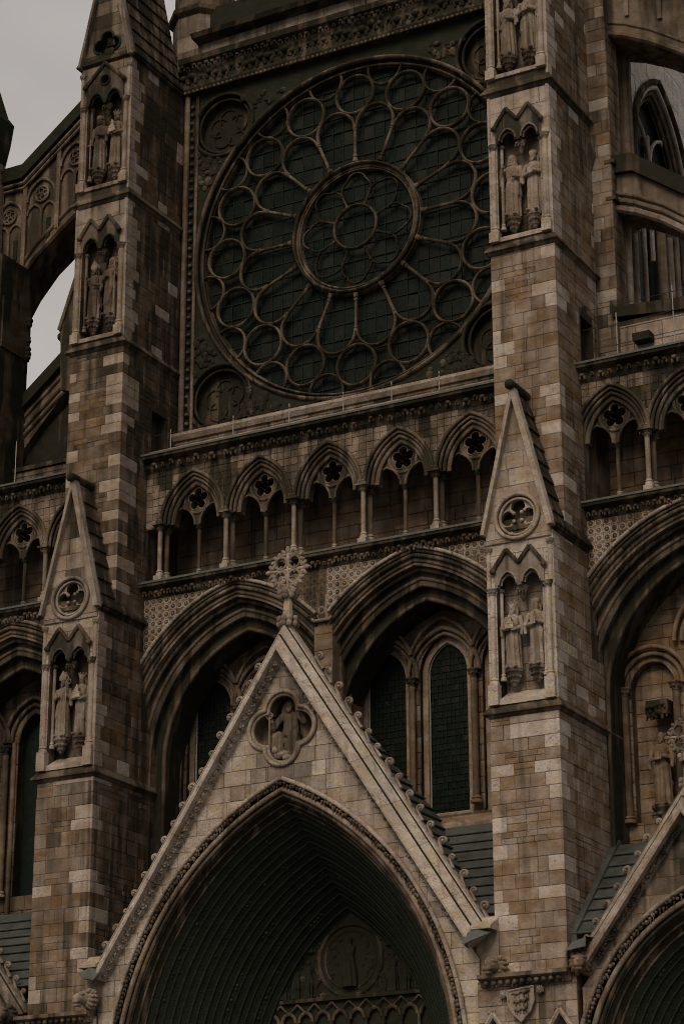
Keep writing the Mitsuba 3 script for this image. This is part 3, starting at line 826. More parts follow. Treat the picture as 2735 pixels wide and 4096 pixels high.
# ------------------------------------------------------------------ rose window and its wall
RZ = 31.25
wall = thing('rose_wall', 'wall panel with shade painted into its dark stone, framing the great round window between the two buttresses', 'wall')
WX = 5.46
panel = rect(-WX, 26.2, WX, 36.75).difference(Point(0, RZ).buffer(4.98, 48))
crn = [(sx * 4.17, RZ + sz * 4.2) for sx in (-1, 1) for sz in (-1, 1)]
for c in crn: panel = panel.difference(Point(*c).buffer(.93, 24))
put('spandrel', wall, ext(panel, 0, .5), tone=.2, soot_shade=.96)  # dark tone stands for recess shade and vignetting, painted into the stone
for c in crn:
    r1 = put('corner_roundel', wall, [tube(xz(circle_pts(*c, .97, 40), -.02), .06, 8, closed=True), tube(xz(circle_pts(*c, .83, 40), .08), .045, 8, closed=True)], tone=.3, soot_shade=.93, smooth=50)
    put('blind_panel', r1, [ext(Point(*c).buffer(.95, 20), .3, .4)] + [tube(xz(circle_pts(c[0] + .33 * math.cos(a), c[1] + .33 * math.sin(a), .28, 14, a - 2.1, a + 2.1, True), .28), .03, 5) for a in np.arange(5) * 2 * math.pi / 5 + .3], tone=.15, soot_shade=.9)
# foliage in the four dark spandrels
vr = random.Random(4); vine = []
for sx in (-1, 1):
    for sz in (-1, 1):
        for _ in range(240):
            x, z = sx * vr.uniform(2.2, 5.0), RZ + sz * vr.uniform(2.3, 4.9)
            q = Point(x, z)
            if panel.contains(q) and math.hypot(x, z - RZ) > 5.2: vine.append(ico((x, -.01, z), vr.uniform(.05, .15), 0, (1, .6, vr.uniform(.5, 1.4))))
put('spandrel_carving', wall, vine, tone=.3, soot_shade=.87, kind='stuff')
for sx in (-1, 1):
    put('frame_shaft', wall, tube([(sx * 5.33, -.1, 26.2), (sx * 5.33, -.1, 36.6)], .085, 8), tone=.45, soot_shade=.55, smooth=50)
    put('frame_shaft', wall, tube([(sx * 5.03, -.04, 26.2), (sx * 5.03, -.04, 36.6)], .05, 8), tone=.4, soot_shade=.6, smooth=50)
    for i in range(38):
        z = 26.45 + i * .265
        put('leaf_knop', wall, [ico((sx * 5.18, -.06, z), .075, 1, (.8, .9, .75))], tone=.3, soot_shade=.7, smooth=60)
put('sill_course', wall, ext(Polygon([(-.36, 26.02), (-.36, 26.1), (-.06, 26.24), (.3, 26.24), (.3, 25.9), (-.28, 25.9)]), -WX, WX, 'x'), tone=.7, soot_shade=.25)
sw = Stones(wall, 200)
ashlar(sw, 'front', -.2, rect(-WX, 25.0, WX, 25.92), .3, (.5, 1.2), tone=lambda u, v: .45 + rng.uniform(-.25, .3), soot_shade=lambda u, v: .45 + rng.uniform(-.2, .4), seed=3)
put('sill_wall', wall, bx(-WX, WX, -.2, .3, 24.9, 25.93), tone=.2, soot_shade=.8)
sw.emit()
put('walkway_kerb', wall, bx(-WX, WX, -1.38, -1.1, 24.9, 25.22), tone=.7, soot_shade=.25)
# cornice above
put('cornice', wall, [ext(Polygon([(.3, 36.6), (-.25, 36.62), (-.3, 36.74), (-.2, 36.86), (-.16, 37.45), (-.38, 37.56), (-.42, 37.72), (-.2, 37.8), (.3, 37.8)]), -5.5, 7.0, 'x')], tone=.3, soot_shade=.92)
put('cornice_leaves', wall, [leafstrip(-5.4, 6.9, -.19, 37.12, .2, .26, 5), leafstrip(-5.4, 6.9, -.3, 37.45, .13, .2, 6)], tone=.3, soot_shade=.91, kind='stuff')
put('pellets', wall, [ico((x, -.3, 36.62), .045, 0) for x in np.arange(-5.3, 5.4, .14)], tone=.4, soot_shade=.6, kind='stuff')
pw = Stones(wall, 60, 'parapet_stone')
ashlar(pw, 'front', -.12, rect(-4.85, 37.82, 6.9, 38.26), .46, (.7, 1.3), tone=lambda u, v: .7 + rng.uniform(-.1, .1), soot_shade=lambda u, v: .55, seed=8, zref=37.81)
pw.emit()
put('parapet_core', wall, bx(-5.0, 7.0, -.12, .5, 37.7, 38.3), tone=.3, soot_shade=.8)
put('parapet_coping', wall, ext(Polygon([(-.1, 38.2), (-.5, 38.24), (-.58, 38.36), (-.3, 38.5), (.5, 38.5), (.5, 38.2)]), -5.0, 7.0, 'x'), tone=.2, soot_shade=.92)
put('upper_parapet', wall, bx(-4.75, 7.0, .1, .6, 38.5, 39.5), tone=.2, soot_shade=.95)
tg = thing('transept_gable', 'dark carved gable rising above the cornice at the top edge', 'gable')
gp = Polygon([(-3.7, 39.5), (6.8, 39.5), (6.8, 44), (1.5, 47.5), (.2, 46.4)])
put('gable_wall', tg, ext(gp, .0, .6), tone=.3, soot_shade=.85)
put('carved_band', tg, [leafstrip(-3.4, 6.6, -.05, 39.8, .3, .34, 12), leafstrip(-2.9, 6.4, -.05, 40.4, .3, .4, 13)], tone=.4, soot_shade=.7, kind='stuff')
tu = thing('turret', 'eight-sided stone turret at the top behind the left buttress gable', 'turret')
oc = lambda r, z: [(-5.35 + r * math.cos(a), .75 + r * math.sin(a), z) for a in np.arange(8) * math.pi / 4 + math.pi / 8]
def octa(prof):
    v = np.concatenate([oc(r, z) for r, z in prof]); f = []
    for i in range(len(prof) - 1):
        for j in range(8):
            a, b = i * 8 + j, i * 8 + (j + 1) % 8
            f += [[a, b, b + 8], [a, b + 8, a + 8]]
    n = len(prof) * 8
    f += [[n - 8, n - 8 + i, n - 8 + i + 1] for i in range(1, 7)]
    return tm(v, f)
for i, (a, b) in enumerate(((37.5, 38.12), (38.12, 38.62), (38.62, 39.3))):
    put('stone_course', tu, octa([(.93, a), (.94, a + .01), (.94, b - .01), (.93, b)]), tone=(.5, .75, .65)[i], soot_shade=(.6, .4, .6)[i])
put('moulded_cap', tu, octa([(.93, 39.3), (1.08, 39.42), (1.1, 39.55), (.9, 39.62), (.86, 43)]), tone=.3, soot_shade=.8)

rose = thing('rose_window', 'great round stone window with wheel tracery and dark leaded glass', 'rose window')
panes(rose, Point(0, RZ).buffer(4.95, 40), np.arange(-4.96, 5.0, .32), RZ + np.arange(-4.95, 5.0, .45), .345, 5)
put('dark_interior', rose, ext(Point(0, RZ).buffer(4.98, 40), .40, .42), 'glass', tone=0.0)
grid = []
for x in np.arange(-4.96, 5.0, .32):
    h = math.sqrt(max(0, 4.97 ** 2 - x * x)); grid.append(bx(x - .008, x + .008, .318, .338, RZ - h, RZ + h))
for z in np.arange(-4.95, 5.0, .45):
    h = math.sqrt(max(0, 4.97 ** 2 - z * z)); grid.append(bx(-h, h, .312, .336, RZ + z - .012, RZ + z + .012))
put('glazing_bars', rose, grid, 'came', kind='stuff')
TN, SO = .36, .78
for R, r, y in ((5.0, .06, -.02), (4.84, .035, .1)):
    put('outer_ring', rose, tube(xz(circle_pts(0, RZ, R, 128), y), r, 8, closed=True, squash=1.3), tone=TN, soot_shade=SO, smooth=50)
put('outer_reveal', rose, ext(Point(0, RZ).buffer(5.0, 48).difference(Point(0, RZ).buffer(4.78, 48)), .16, .34), tone=.3, soot_shade=.85)
for R, r, y in ((1.9, .045, .08), (1.79, .03, .16)):
    put('hub_ring', rose, tube(xz(circle_pts(0, RZ, R, 80), y), r, 8, closed=True, squash=1.6), tone=TN, soot_shade=SO + .05, smooth=50)
put('hub_band', rose, ext(Point(0, RZ).buffer(1.96, 40).difference(Point(0, RZ).buffer(1.74, 40)), .15, .34), tone=.35, soot_shade=.7)
put('centre_ring', rose, tube(xz(circle_pts(0, RZ, .645, 48), .12), .042, 8, closed=True, squash=1.8), tone=TN, soot_shade=SO + .05, smooth=50)
for i in range(16):
    a = i * math.pi / 8
    d = np.array([math.cos(a), math.sin(a)])
    P = lambda q: (d[0] * q, .13, RZ + d[1] * q)
    sp = put('spoke', rose, tube([P(1.98), P(2.1), P(2.11), P(3.0), P(3.01), P(3.12)], [.085, .07, .045, .045, .07, .075], 10), tone=TN, soot_shade=SO, smooth=40)
    put('spoke_ring', sp, [tube([P(2.14), P(2.2)], [.07, .066], 10), tube([P(2.95), P(2.99)], [.066, .07], 10)], tone=TN, soot_shade=SO, smooth=40)
    c = d * 4.07
    put('foil_circle', rose, tube(xz(circle_pts(c[0], RZ + c[1], 0.58, 40), .14), .047, 8, closed=True, squash=1.7), tone=TN, soot_shade=SO, smooth=50)
    b = a + math.pi / 16
    e = np.array([math.cos(b), math.sin(b)]); c = e * 3.1
    put('petal_arch', rose, tube(xz(circle_pts(c[0], RZ + c[1], .575, 26, b - 1.72, b + 1.72, True), .14), .045, 8, squash=1.7), tone=TN, soot_shade=SO, smooth=50)
    c = e * 4.76
    put('rim_arch', rose, tube(xz(circle_pts(c[0], RZ + c[1], .51, 22, b + math.pi - 1.62, b + math.pi + 1.62, True), .14), .038, 8, squash=1.7), tone=TN, soot_shade=SO, smooth=50)
for i in range(8):
    a = i * math.pi / 4 + math.radians(22.5)
    d = np.array([math.cos(a), math.sin(a)])
    P = lambda q: (d[0] * q, .16, RZ + d[1] * q)
    put('hub_spoke', rose, tube([P(.66), P(.76), P(.77), P(1.08), P(1.09), P(1.17)], [.06, .05, .03, .03, .045, .05], 8), tone=TN, soot_shade=SO + .1, smooth=40)
    b = a + math.pi / 8
    e = np.array([math.cos(b), math.sin(b)]); c = e * 1.16
    pts = []
    for s, off, r, a0, a1 in ((0, 1.1, .45, -1.9, -.75), (0, 1.36, .30, -1.3, 1.3), (0, 1.1, .45, .75, 1.9)):
        pts.append(tube(xz(circle_pts(e[0] * off, RZ + e[1] * off, r, 12, b + a0, b + a1, True), .18), .026, 7, squash=1.6))
    put('hub_foil', rose, pts, tone=TN, soot_shade=SO + .1, smooth=50)

# ------------------------------------------------------------------ arcaded gallery
def cinq(cx, cz, r0=.19, r1=.115):
    return unary_union([Point(cx + r0 * math.cos(a), cz + r0 * math.sin(a)).buffer(r1) for a in np.arange(5) * 2 * math.pi / 5 + math.pi / 2] + [Point(cx, cz).buffer(.1)])
GY, GR, GE, GS = -1.45, 1.48, .48, 23.05
def gallery(centres, x0, x1, label, seed, dark):
    t = thing('gallery', label, 'arcade', None)
    reg = rect(x0, 22.98, x1, 24.62)
    for c in centres: reg = reg.difference(arch_poly(c, GS, GR - .02, GE, 22.5))
    put('spandrel_wall', t, ext(reg, GY, -1.1), tone=.3, soot_shade=.7)
    # carved spandrels: small diaper blocks
    dr_ = random.Random(seed)
    for ix in range(int((x1 - x0) / .2) + 1):
        for iz in range(8):
            x, z = x0 + ix * .2, 23.0 + iz * .2
            q = rect(x + .008, z + .008, x + .192, z + .192).intersection(reg)
            if q.area < .012: continue
            pale = meshkit.fbm(np.array([[x * .9, z * .9, 3.0]]), 2, 4)[0] > .52
            put('diaper_block', t, ext(q, GY - dr_.uniform(.012, .035), GY + .02), tone=.55 if pale else .3, soot_shade=dr_.uniform(.5, .72) if pale else .86)
    # back wall and floor
    bw = Stones(t, 120, 'back_wall_stone')
    ashlar(bw, 'front', .12, rect(x0, 21.3, x1, 24.4), .36, (.6, 1.1), tone=lambda u, v: .2 + rng.uniform(-.1, .15), soot_shade=lambda u, v: .66, seed=seed)
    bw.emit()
    put('back_wall', t, bx(x0, x1, .14, .4, 21.2, 24.7), tone=.1, soot_shade=.9)
    put('gallery_ceiling', t, bx(x0, x1, -1.2, .3, 24.45, 24.7), tone=.1, soot_shade=.9)
    put('gallery_floor', t, bx(x0, x1, -1.5, .3, 21.2, 21.38), tone=.3, soot_shade=.7)
    for c in centres:
        a = put('arch', t, [ext(ring_poly(c, GS, GR - .14, GR - .32, GE, GS), -1.32, -1.02)], tone=.35, soot_shade=.75)
        put('arch_moulding', a, [tube(xz(arch(c, GS, GR - .03, GE, 20), GY - .035), .05, 8), tube(xz(arch(c, GS, GR - .115, GE, 20), GY + .03), .045, 8), tube(xz(arch(c, GS, GR - .21, GE, 20), -1.36), .05, 8), tube(xz(arch(c, GS, GR - .33, GE, 20), -1.28), .04, 8)], tone=.4, soot_shade=.79, smooth=50)
        subs = unary_union([arch_poly(c + s * .47, 22.98, .54, .14, 22.5) for s in (-1, 1)])
        plate = arch_poly(c, GS, GR - .3, GE, 22.97).difference(subs).difference(cinq(c, 23.69))
        pl = put('tracery_plate', t, ext(plate, -1.2, -1.05), tone=.35, soot_shade=.82)
        rolls = [tube(xz(circle_pts(c, 23.69, .39, 30), -1.21), .04, 7, closed=True)]
        for s in (-1, 1): rolls.append(tube(xz(arch(c + s * .47, 22.98, .54, .14, 14), -1.21), .035, 7))
        put('tracery_roll', pl, rolls, tone=.4, soot_shade=.74, smooth=50)
        lob = [tube(xz(circle_pts(c + .19 * math.cos(q), 23.69 + .19 * math.sin(q), .125, 14, q - 1.9, q + 1.9, True), -1.2), .018, 5) for q in np.arange(5) * 2 * math.pi / 5 + math.pi / 2]
        put('cinquefoil', pl, lob, tone=.5, soot_shade=.66, smooth=50)
        column(t, c, -1.1, 21.62, 22.98, .052, .3, .78, plinth=.14, name='inner_column', btone=.8)
    cols = sorted({round(c + s * 1.015, 2) for c in centres for s in (-1, 1)})
    merged = []
    for x in cols:
        if merged and x - merged[-1] < .3: continue
        merged.append(x)
    for x in merged:
        if x < x0 - .2 or x > x1 + .2: continue
        column(t, x, -1.42, 21.66, 23.03, .062, .66, .46 + dark, plinth=.17, btone=.85, capr=2.1, csoot=.75)
        column(t, x + .05, -1.17, 21.66, 23.0, .07, .25, .72, plinth=.17, btone=.6, capr=2.1, csoot=.8, name='rear_column')
        put('impost', t, bx(x - .17, x + .17, -1.6, -1.0, 23.03, 23.08), tone=.3, soot_shade=.75)
        put('arch_springer', t, [leafstrip(x - .06, x + .08, GY - .05, 23.2, .1, .1, 4)], tone=.5, soot_shade=.5)
    # cornice over the arches
    put('cornice', t, ext(Polygon([(-1.0, 24.55), (GY - .04, 24.56), (GY - .1, 24.66), (GY - .12, 24.8), (GY - .34, 24.86), (GY - .36, 24.93), (-1.0, 25.0)]), x0, x1, 'x'), tone=.25, soot_shade=.88)
    put('cornice_leaves', t, leafstrip(x0 + .1, x1 - .1, GY - .16, 24.72, .12, .24, seed + 1), tone=.35, soot_shade=.82, kind='stuff')
    put('lead_edge', t, bx(x0, x1, GY - .39, GY - .3, 24.93, 24.985), 'lead', tone=.9)
    # string under the gallery
    put('floor_string', t, ext(Polygon([(-1.2, 21.02), (GY - .03, 21.03), (GY - .07, 21.1), (GY - .1, 21.25), (GY - .3, 21.3), (GY - .32, 21.37), (-1.2, 21.4)]), x0, x1, 'x'), tone=.25, soot_shade=.85)
    put('string_leaves', t, [leafstrip(x0 + .1, x1 - .1, GY - .13, 21.17, .11, .17, seed + 2)], tone=.3, soot_shade=.75, kind='stuff')
    put('lead_edge', t, bx(x0, x1, GY - .345, GY - .24, 21.37, 21.425), 'lead', tone=1.0)
    put('flat_roof', t, bx(x0, x1, -1.3, .2, 24.86, 24.92), 'lead', tone=.3)
    return t
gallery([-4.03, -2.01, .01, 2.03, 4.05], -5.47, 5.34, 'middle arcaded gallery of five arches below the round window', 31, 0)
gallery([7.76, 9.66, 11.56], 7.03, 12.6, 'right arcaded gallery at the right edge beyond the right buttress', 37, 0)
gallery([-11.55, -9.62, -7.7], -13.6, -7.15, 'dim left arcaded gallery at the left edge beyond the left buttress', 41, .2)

# ------------------------------------------------------------------ great arches below the gallery
AZ, AR, AE, AT = 16.74, 4.5, .9, 21.15
def tile_shape(v_, tn, so):
    base = block('front', 0, -.145, .145, -.145, .145, .02, .012, .03)
    ms = []
    for q in range(8):
        a = q * math.pi / 4 + v_ * .2
        ms.append(ico((.068 * math.cos(a), -.022, .068 * math.sin(a)), .036, 0, (1.0, .6, 1.0)))
    for sx in (-1, 1):
        for sz in (-1, 1): ms.append(ico((sx * .112, -.02, sz * .112), .022, 0))
    pet, mid = cat(ms), ico((0, -.035, 0), .036, 0)
    uv = np.vstack([np.tile([tn, so], (len(base.vertices), 1)), np.tile([.35, .72], (len(pet.vertices), 1)), np.tile([tn, so], (len(mid.vertices), 1))])
    return mikit.ply(cat([base, pet, mid]), 'stone_material', uv=uv)
TSH = [[tile_shape(v_, tn, so) for v_ in range(3)] for tn, so in ((.8, .28), (.6, .45), (.35, .72))]
def great_arch(cx, x0, x1, label, seed, dark=0.0, tiles=True, clip=None):
    t = thing('great_arch', label, 'arch')
    reach = max(x1 - cx, cx - x0)
    reg = rect(x0, 19.45, x1, 21.05).difference(arch_poly(cx, AZ, AR, AE, 10, xmax=3.2))
    put('spandrel_wall', t, ext(reg, GY, -1.2), tone=.35, soot_shade=.7)
    r = random.Random(seed)
    if tiles:
        for ix in range(int((x1 - x0) / .2) + 1):
            for iz in range(9):
                x, z = x0 + ix * .2 + .1, 20.95 - iz * .2
                q = rect(x - .1, z - .1, x + .1, z + .1)
                if reg.intersection(q).area < .0398 or x + .1 > x1 + .01:
                    q = q.buffer(-.008).intersection(reg)
                    if q.area > .01: put('diaper_tile', t, ext(q, GY - .02, GY + .02), tone=.5, soot_shade=.72)
                    continue
                m = meshkit.fbm(np.array([[x * .45 + seed, z * .6, 1.0]]), 2, 9)[0] + r.uniform(-.035, .035)
                lev = (0 if m > .45 else 1 if m > .37 else 2) if not dark else (1 if m > .6 else 2)
                put_shape('diaper_tile', t, TSH[lev][r.randrange(3)], T().translate([x, GY, z]) @ T().scale(.667))
    if clip: x0, x1 = clip
    def band(R1, R0, ya, yb, tone, soot_shade, name='arch_order'):
        pl = ring_poly(cx, AZ, R1, R0, AE, 10.5, xmax=3.3).intersection(rect(x0 + .02, 12.5, x1 - .02, 22))
        if not pl.is_empty: put(name, t, ext(pl, ya, yb), tone=tone, soot_shade=soot_shade)
    def roll(R, y, r_, tone, soot_shade, name='arch_roll', stones=False):
        p = arch(cx, AZ, R, AE, 30, xmax=3.3)
        if R - AE < 2.9: p = np.vstack([[p[0][0], 13.0], p, [p[-1][0], 13.0]])
        g = LineString(p).intersection(rect(x0 - .05, 5, x1 + .05, 30))
        for q in ([g] if g.geom_type == 'LineString' else list(g.geoms)):
            if not stones:
                put(name, t, tube(xz(np.array(q.coords), y), r_, 8), tone=tone, soot_shade=soot_shade, smooth=50); continue
            a = 0.0
            while a < q.length - .05:                       # cut into voussoirs
                b = min(a + r.uniform(.38, .62), q.length)
                ds = np.linspace(a + .006, b - .006, 6)
                put(name, t, tube(xz(np.array([q.interpolate(d_).coords[0] for d_ in ds]), y + r.uniform(-.008, .008)), r_, 8), tone=tone + r.uniform(-.15, .15), soot_shade=max(0, soot_shade + r.uniform(-.1, .16)), smooth=50)
                a = b
    roll(AR + .02, GY - .07, .05, .85, .3 + dark, 'hood_mould', True)
    roll(AR - .07, GY - .01, .045, .3, .8)
    band(AR - .02, AR - .42, GY + .05, -1.0, .35, .7)
    roll(AR - .18, GY - .0, .055, .42, .76, stones=True)
    roll(AR - .31, GY + .05, .045, .4, .8)
    roll(AR - .47, -1.2, .06, .4, .82)
    band(AR - .42, AR - .8, -1.05, -.5, .25, .85)
    roll(AR - .66, -1.06, .05, .35, .75)
    roll(AR - .80, -1.0, .05, .4, .84)
    band(AR - .8, AR - 1.15, -.8, .12, .2, .93)  # inner orders coloured near black, painting the shade of the recess
    roll(AR - 1.1, -.78, .06, .3, .85)
    # recess wall
    return t
great_arch(-2.68, -5.47, -.02, 'left great pointed arch in the middle bay, half hidden behind the tall gable', 51, clip=(-5.47, -.36))
great_arch(2.42, -.02, 5.34, 'right great pointed arch in the middle bay, above the two tall lancet windows', 52, clip=(.1, 5.34))
great_arch(9.6, 7.03, 12.6, 'great pointed arch at the right edge over the wall statue', 53)
great_arch(-9.75, -13.6, -7.15, 'dark great pointed arch at the left edge', 54, .3)
pier = thing('arch_pier', 'narrow tan stone pier between the two great arches, rising behind the gable', 'pier')
ps = Stones(pier, 60)
ashlar(ps, 'front', GY + .02, rect(-.39, 15.6, .13, 19.62), .42, (.52, .53), tone=lambda u, v: .2 + rng.uniform(-.1, .12), soot_shade=lambda u, v: .15, seed=6)
ps.emit()
put('core', pier, bx(-.39, .13, GY + .02, .1, 15.6, 19.66), tone=.15, soot_shade=.4)
for s in (-.39, .13):
    put('pier_shaft', pier, [tube([(s, yy, 15.8), (s, yy, 18.9)], .07, 8) for yy in (-1.0, -.6)], tone=.25, soot_shade=.6, smooth=50)
put('springer_block', pier, ext(Polygon([(-.40, 19.66), (.14, 19.66), (.55, 20.35), (-.8, 20.35)]), GY - .005, -1.15), tone=.7, soot_shade=.4)
put('springer_moulding', pier, tube([(-.42, GY - .07, 19.72), (-.34, GY - .07, 19.66), (.08, GY - .07, 19.66), (.16, GY - .07, 19.72)], .05, 8), tone=.8, soot_shade=.35, smooth=50)
put('lead_cap', pier, ext(Polygon([(-.2, 17.55), (.25, 17.4), (.25, 16.9), (-.2, 16.9)]), -1.95, GY + .05), 'lead', tone=.3)

# ------------------------------------------------------------------ recessed wall with lancet windows
LW, LZ, LR, LE = .54, 18.38, .83, .29
def lancet_wall(x0, x1, centres, label, seed, shafts, dark=0.0):
    t = thing('window_wall', label, 'wall')
    reg = rect(x0, 13.9, x1, 21.2)
    for c in centres: reg = reg.difference(arch_poly(c, LZ, LR + .2, LE + .05, 14.75))
    put('core', t, ext(reg, .12, .6), tone=.15, soot_shade=.85)
    st = Stones(t, 220)
    ashlar(st, 'front', .1, reg, .40, (.5, 1.0), tone=lambda u, v: .24 + rng.uniform(-.1, .14), soot_shade=lambda u, v: .55 + dark + rng.uniform(-.15, .15), seed=seed)
    st.emit()
    put('window_sill', t, ext(Polygon([(-.28, 14.32), (-.28, 14.42), (.3, 14.86), (.5, 14.86), (.5, 14.2)]), x0, x1, 'x'), tone=.3, soot_shade=.35)
    for x in shafts: column(t, x, -.04, 14.95, 18.28, .085, .2, .6, csoot=.8, name='shaft')
    return t
def lancet(c, label, dark=0.0):
    t = thing('lancet_window', label, 'window', None)
    vis = c in (-4.36, .75, 2.45)
    if vis: panes(t, arch_poly(c, LZ, LR - .01, LE, 14.86), np.arange(c - LW - .025, c + LW + .1, .115), np.arange(14.815, 19.4, .165), .362, int(c * 10))
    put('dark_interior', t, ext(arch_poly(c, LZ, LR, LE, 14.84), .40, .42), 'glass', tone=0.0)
    bars = []
    for x in np.arange(c - LW + .09, c + LW - .02, .115): bars.append(bx(x - .005, x + .005, .340, .358, 14.86, LZ + .75 * math.cos((x - c) / LW * 1.3)))
    for z in np.arange(14.98, 18.9, .165):
        h = LW - .01 if z < LZ else LW * (1 - ((z - LZ) / .8) ** 1.6)
        if h > .05: bars.append(bx(c - h, c + h, .336, .357, z - .005, z + .005))
    put('leading', t, bars, 'came', kind='stuff')
    out = [(c - LW - .0, 14.85), *arch(c, LZ, LR, LE, 18).tolist(), (c + LW + .0, 14.85)]
    put('frame_edge', t, [tube(xz(out, .32), .02, 5), tube([(c - LW, .33, 14.86), (c + LW, .33, 14.86)], .02, 5)], 'edge', smooth=50)
    put('reveal', t, ext(ring_poly(c, LZ, LR + .22, LR, LE, 14.75), .24, .5), tone=.38, soot_shade=.35 + dark)
    for d, y, r in ((.3, .08, .05), (.42, -.0, .06)):
        put('hood_roll', t, tube(xz(arch(c, LZ - .12, LR + d, LE - .02, 18), y), r, 8), tone=.3, soot_shade=.6 + dark, smooth=50)
    put('hood_mould', t, tube(xz(arch(c, LZ + .1, LR + .48, LE + .1, 18, xmax=.86), -.08), .05, 8), tone=.3, soot_shade=.65 + dark, smooth=50)
lancet_wall(-5.5, -.3, [-4.36, -2.6, -.86], 'shadowed wall inside the left great arch of the middle bay', 61, (-5.2, -3.48, -1.73), .1)
lancet_wall(-.1, 5.4, [.75, 2.45, 4.16], 'shadowed wall inside the right great arch of the middle bay, above the lead roof', 62, (1.6, 3.31, 4.95))
lancet(-4.36, 'dark pointed window left of the tall gable, just right of the left buttress', .1)
lancet(-2.6, 'pointed window hidden behind the left slope of the tall gable', .1)
lancet(-.86, 'pointed window directly behind the top of the tall gable', .1)
lancet(.75, 'tall dark lancet window touching the right slope of the gable')
lancet(2.45, 'tall leaded lancet window fully in view, right of the gable above the lead roof')
lancet(4.16, 'lancet window mostly hidden behind the right buttress')
# right and left side bays
rb = thing('side_bay_wall', 'brown recessed wall at the right edge with a blind arch', 'wall')
reg = rect(7.03, 10.5, 12.6, 21.2).difference(unary_union([arch_poly(7.9, 17.2, .66, .1, 14.0), arch_poly(9.6, 18.2, .95, .25, 14.0), arch_poly(11.3, 17.2, .66, .1, 14.0)]))
put('core', rb, [ext(reg, .1, .5), bx(7.0, 12.7, .36, .6, 10, 21.2)], tone=.15, soot_shade=.6)
st = Stones(rb, 240)
ashlar(st, 'front', .08, reg, .34, (.4, .9), tone=lambda u, v: .16 + rng.uniform(-.1, .12), soot_shade=lambda u, v: .34 + max(0, (v - 17.2) * .16) + rng.uniform(-.1, .1), seed=71)
ashlar(st, 'front', .34, arch_poly(7.9, 17.2, .62, .08, 14.0), .34, (.4, .8), tone=lambda u, v: .18 + rng.uniform(-.1, .12), soot_shade=lambda u, v: .35 + rng.uniform(-.1, .2), seed=72)
st.emit()
for c, zs, R, e in ((7.9, 17.2, .66, .02), (9.6, 18.2, .95, .2)):
    put('blind_arch', rb, [tube(xz(arch(c, zs, R + d, e, 16), y), r, 8) for d, y, r in ((.0, .1, .05), (.14, .0, .06), (.3, -.08, .06))], tone=.25, soot_shade=.5, smooth=50)
for x in (7.24, 8.52, 10.6):
    column(rb, x, -.06, 14.0, 17.22, .085, .12, .75, csoot=.75, name='shaft')
put('canopy_bracket', rb, [bx(7.84, 8.38, -.3, .1, 16.42, 16.78), leafstrip(7.9, 8.35, -.3, 16.6, .16, .13, 3), leafstrip(7.9, 8.35, -.25, 16.44, .14, .13, 4)], tone=.2, soot_shade=.92)
put('statue_bracket', rb, [lathe([(.05, -.5), (.16, -.35), (.22, -.15), (.3, -.06), (.3, 0)], 8.12, -.1, 14.28, 14), leafstrip(7.95, 8.3, -.3, 14.05, .12, .12, 5)], tone=.2, soot_shade=.85, smooth=40)
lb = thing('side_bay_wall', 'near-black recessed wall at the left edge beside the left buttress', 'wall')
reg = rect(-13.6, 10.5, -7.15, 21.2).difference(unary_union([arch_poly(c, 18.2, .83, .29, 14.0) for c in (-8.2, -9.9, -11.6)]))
put('core', lb, [ext(reg, .1, .5)], tone=.1, soot_shade=.9)
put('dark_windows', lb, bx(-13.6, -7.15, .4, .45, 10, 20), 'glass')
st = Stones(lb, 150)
ashlar(st, 'front', .08, reg, .4, (.5, 1.0), tone=lambda u, v: .15, soot_shade=lambda u, v: .85, seed=73)
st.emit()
for c in (-8.2, -9.9, -11.6):
    put('window_arch', lb, [tube(xz(arch(c, 18.2, .83 + d, .29, 16), y), .06, 8) for d, y in ((.03, .1), (.2, .02), (.38, -.05))], tone=.2, soot_shade=.8, smooth=50)
for x in (-7.4, -9.05, -10.75):
    column(lb, x, -.04, 14.0, 18.1, .09, .25, .7, name='shaft')
    put('jamb_roll', lb, tube([(x + .2, .05, 13), (x + .2, .05, 18.2)], .07, 8), tone=.25, soot_shade=.7, smooth=50)
# ------------------------------------------------------------------ gabled porches
FLOWER = shape_of(flower_mesh(.088), tone=.55, soot_shade=.5, smooth=60)
FLOWER_D = shape_of(flower_mesh(.075), tone=.3, soot_shade=.85, smooth=60)
CROCK = [shape_of(crocket_mesh(), tone=tn, soot_shade=so, smooth=60) for tn, so in ((.75, .36), (.68, .46), (.55, .55))]

def slope_frame(cx, za, slope, s):
    th = math.atan(slope)
    d = np.array([s * math.cos(th), -math.sin(th)])          # down the slope
    n = np.array([s * math.sin(th), math.cos(th)])           # outward
    return th, d, n

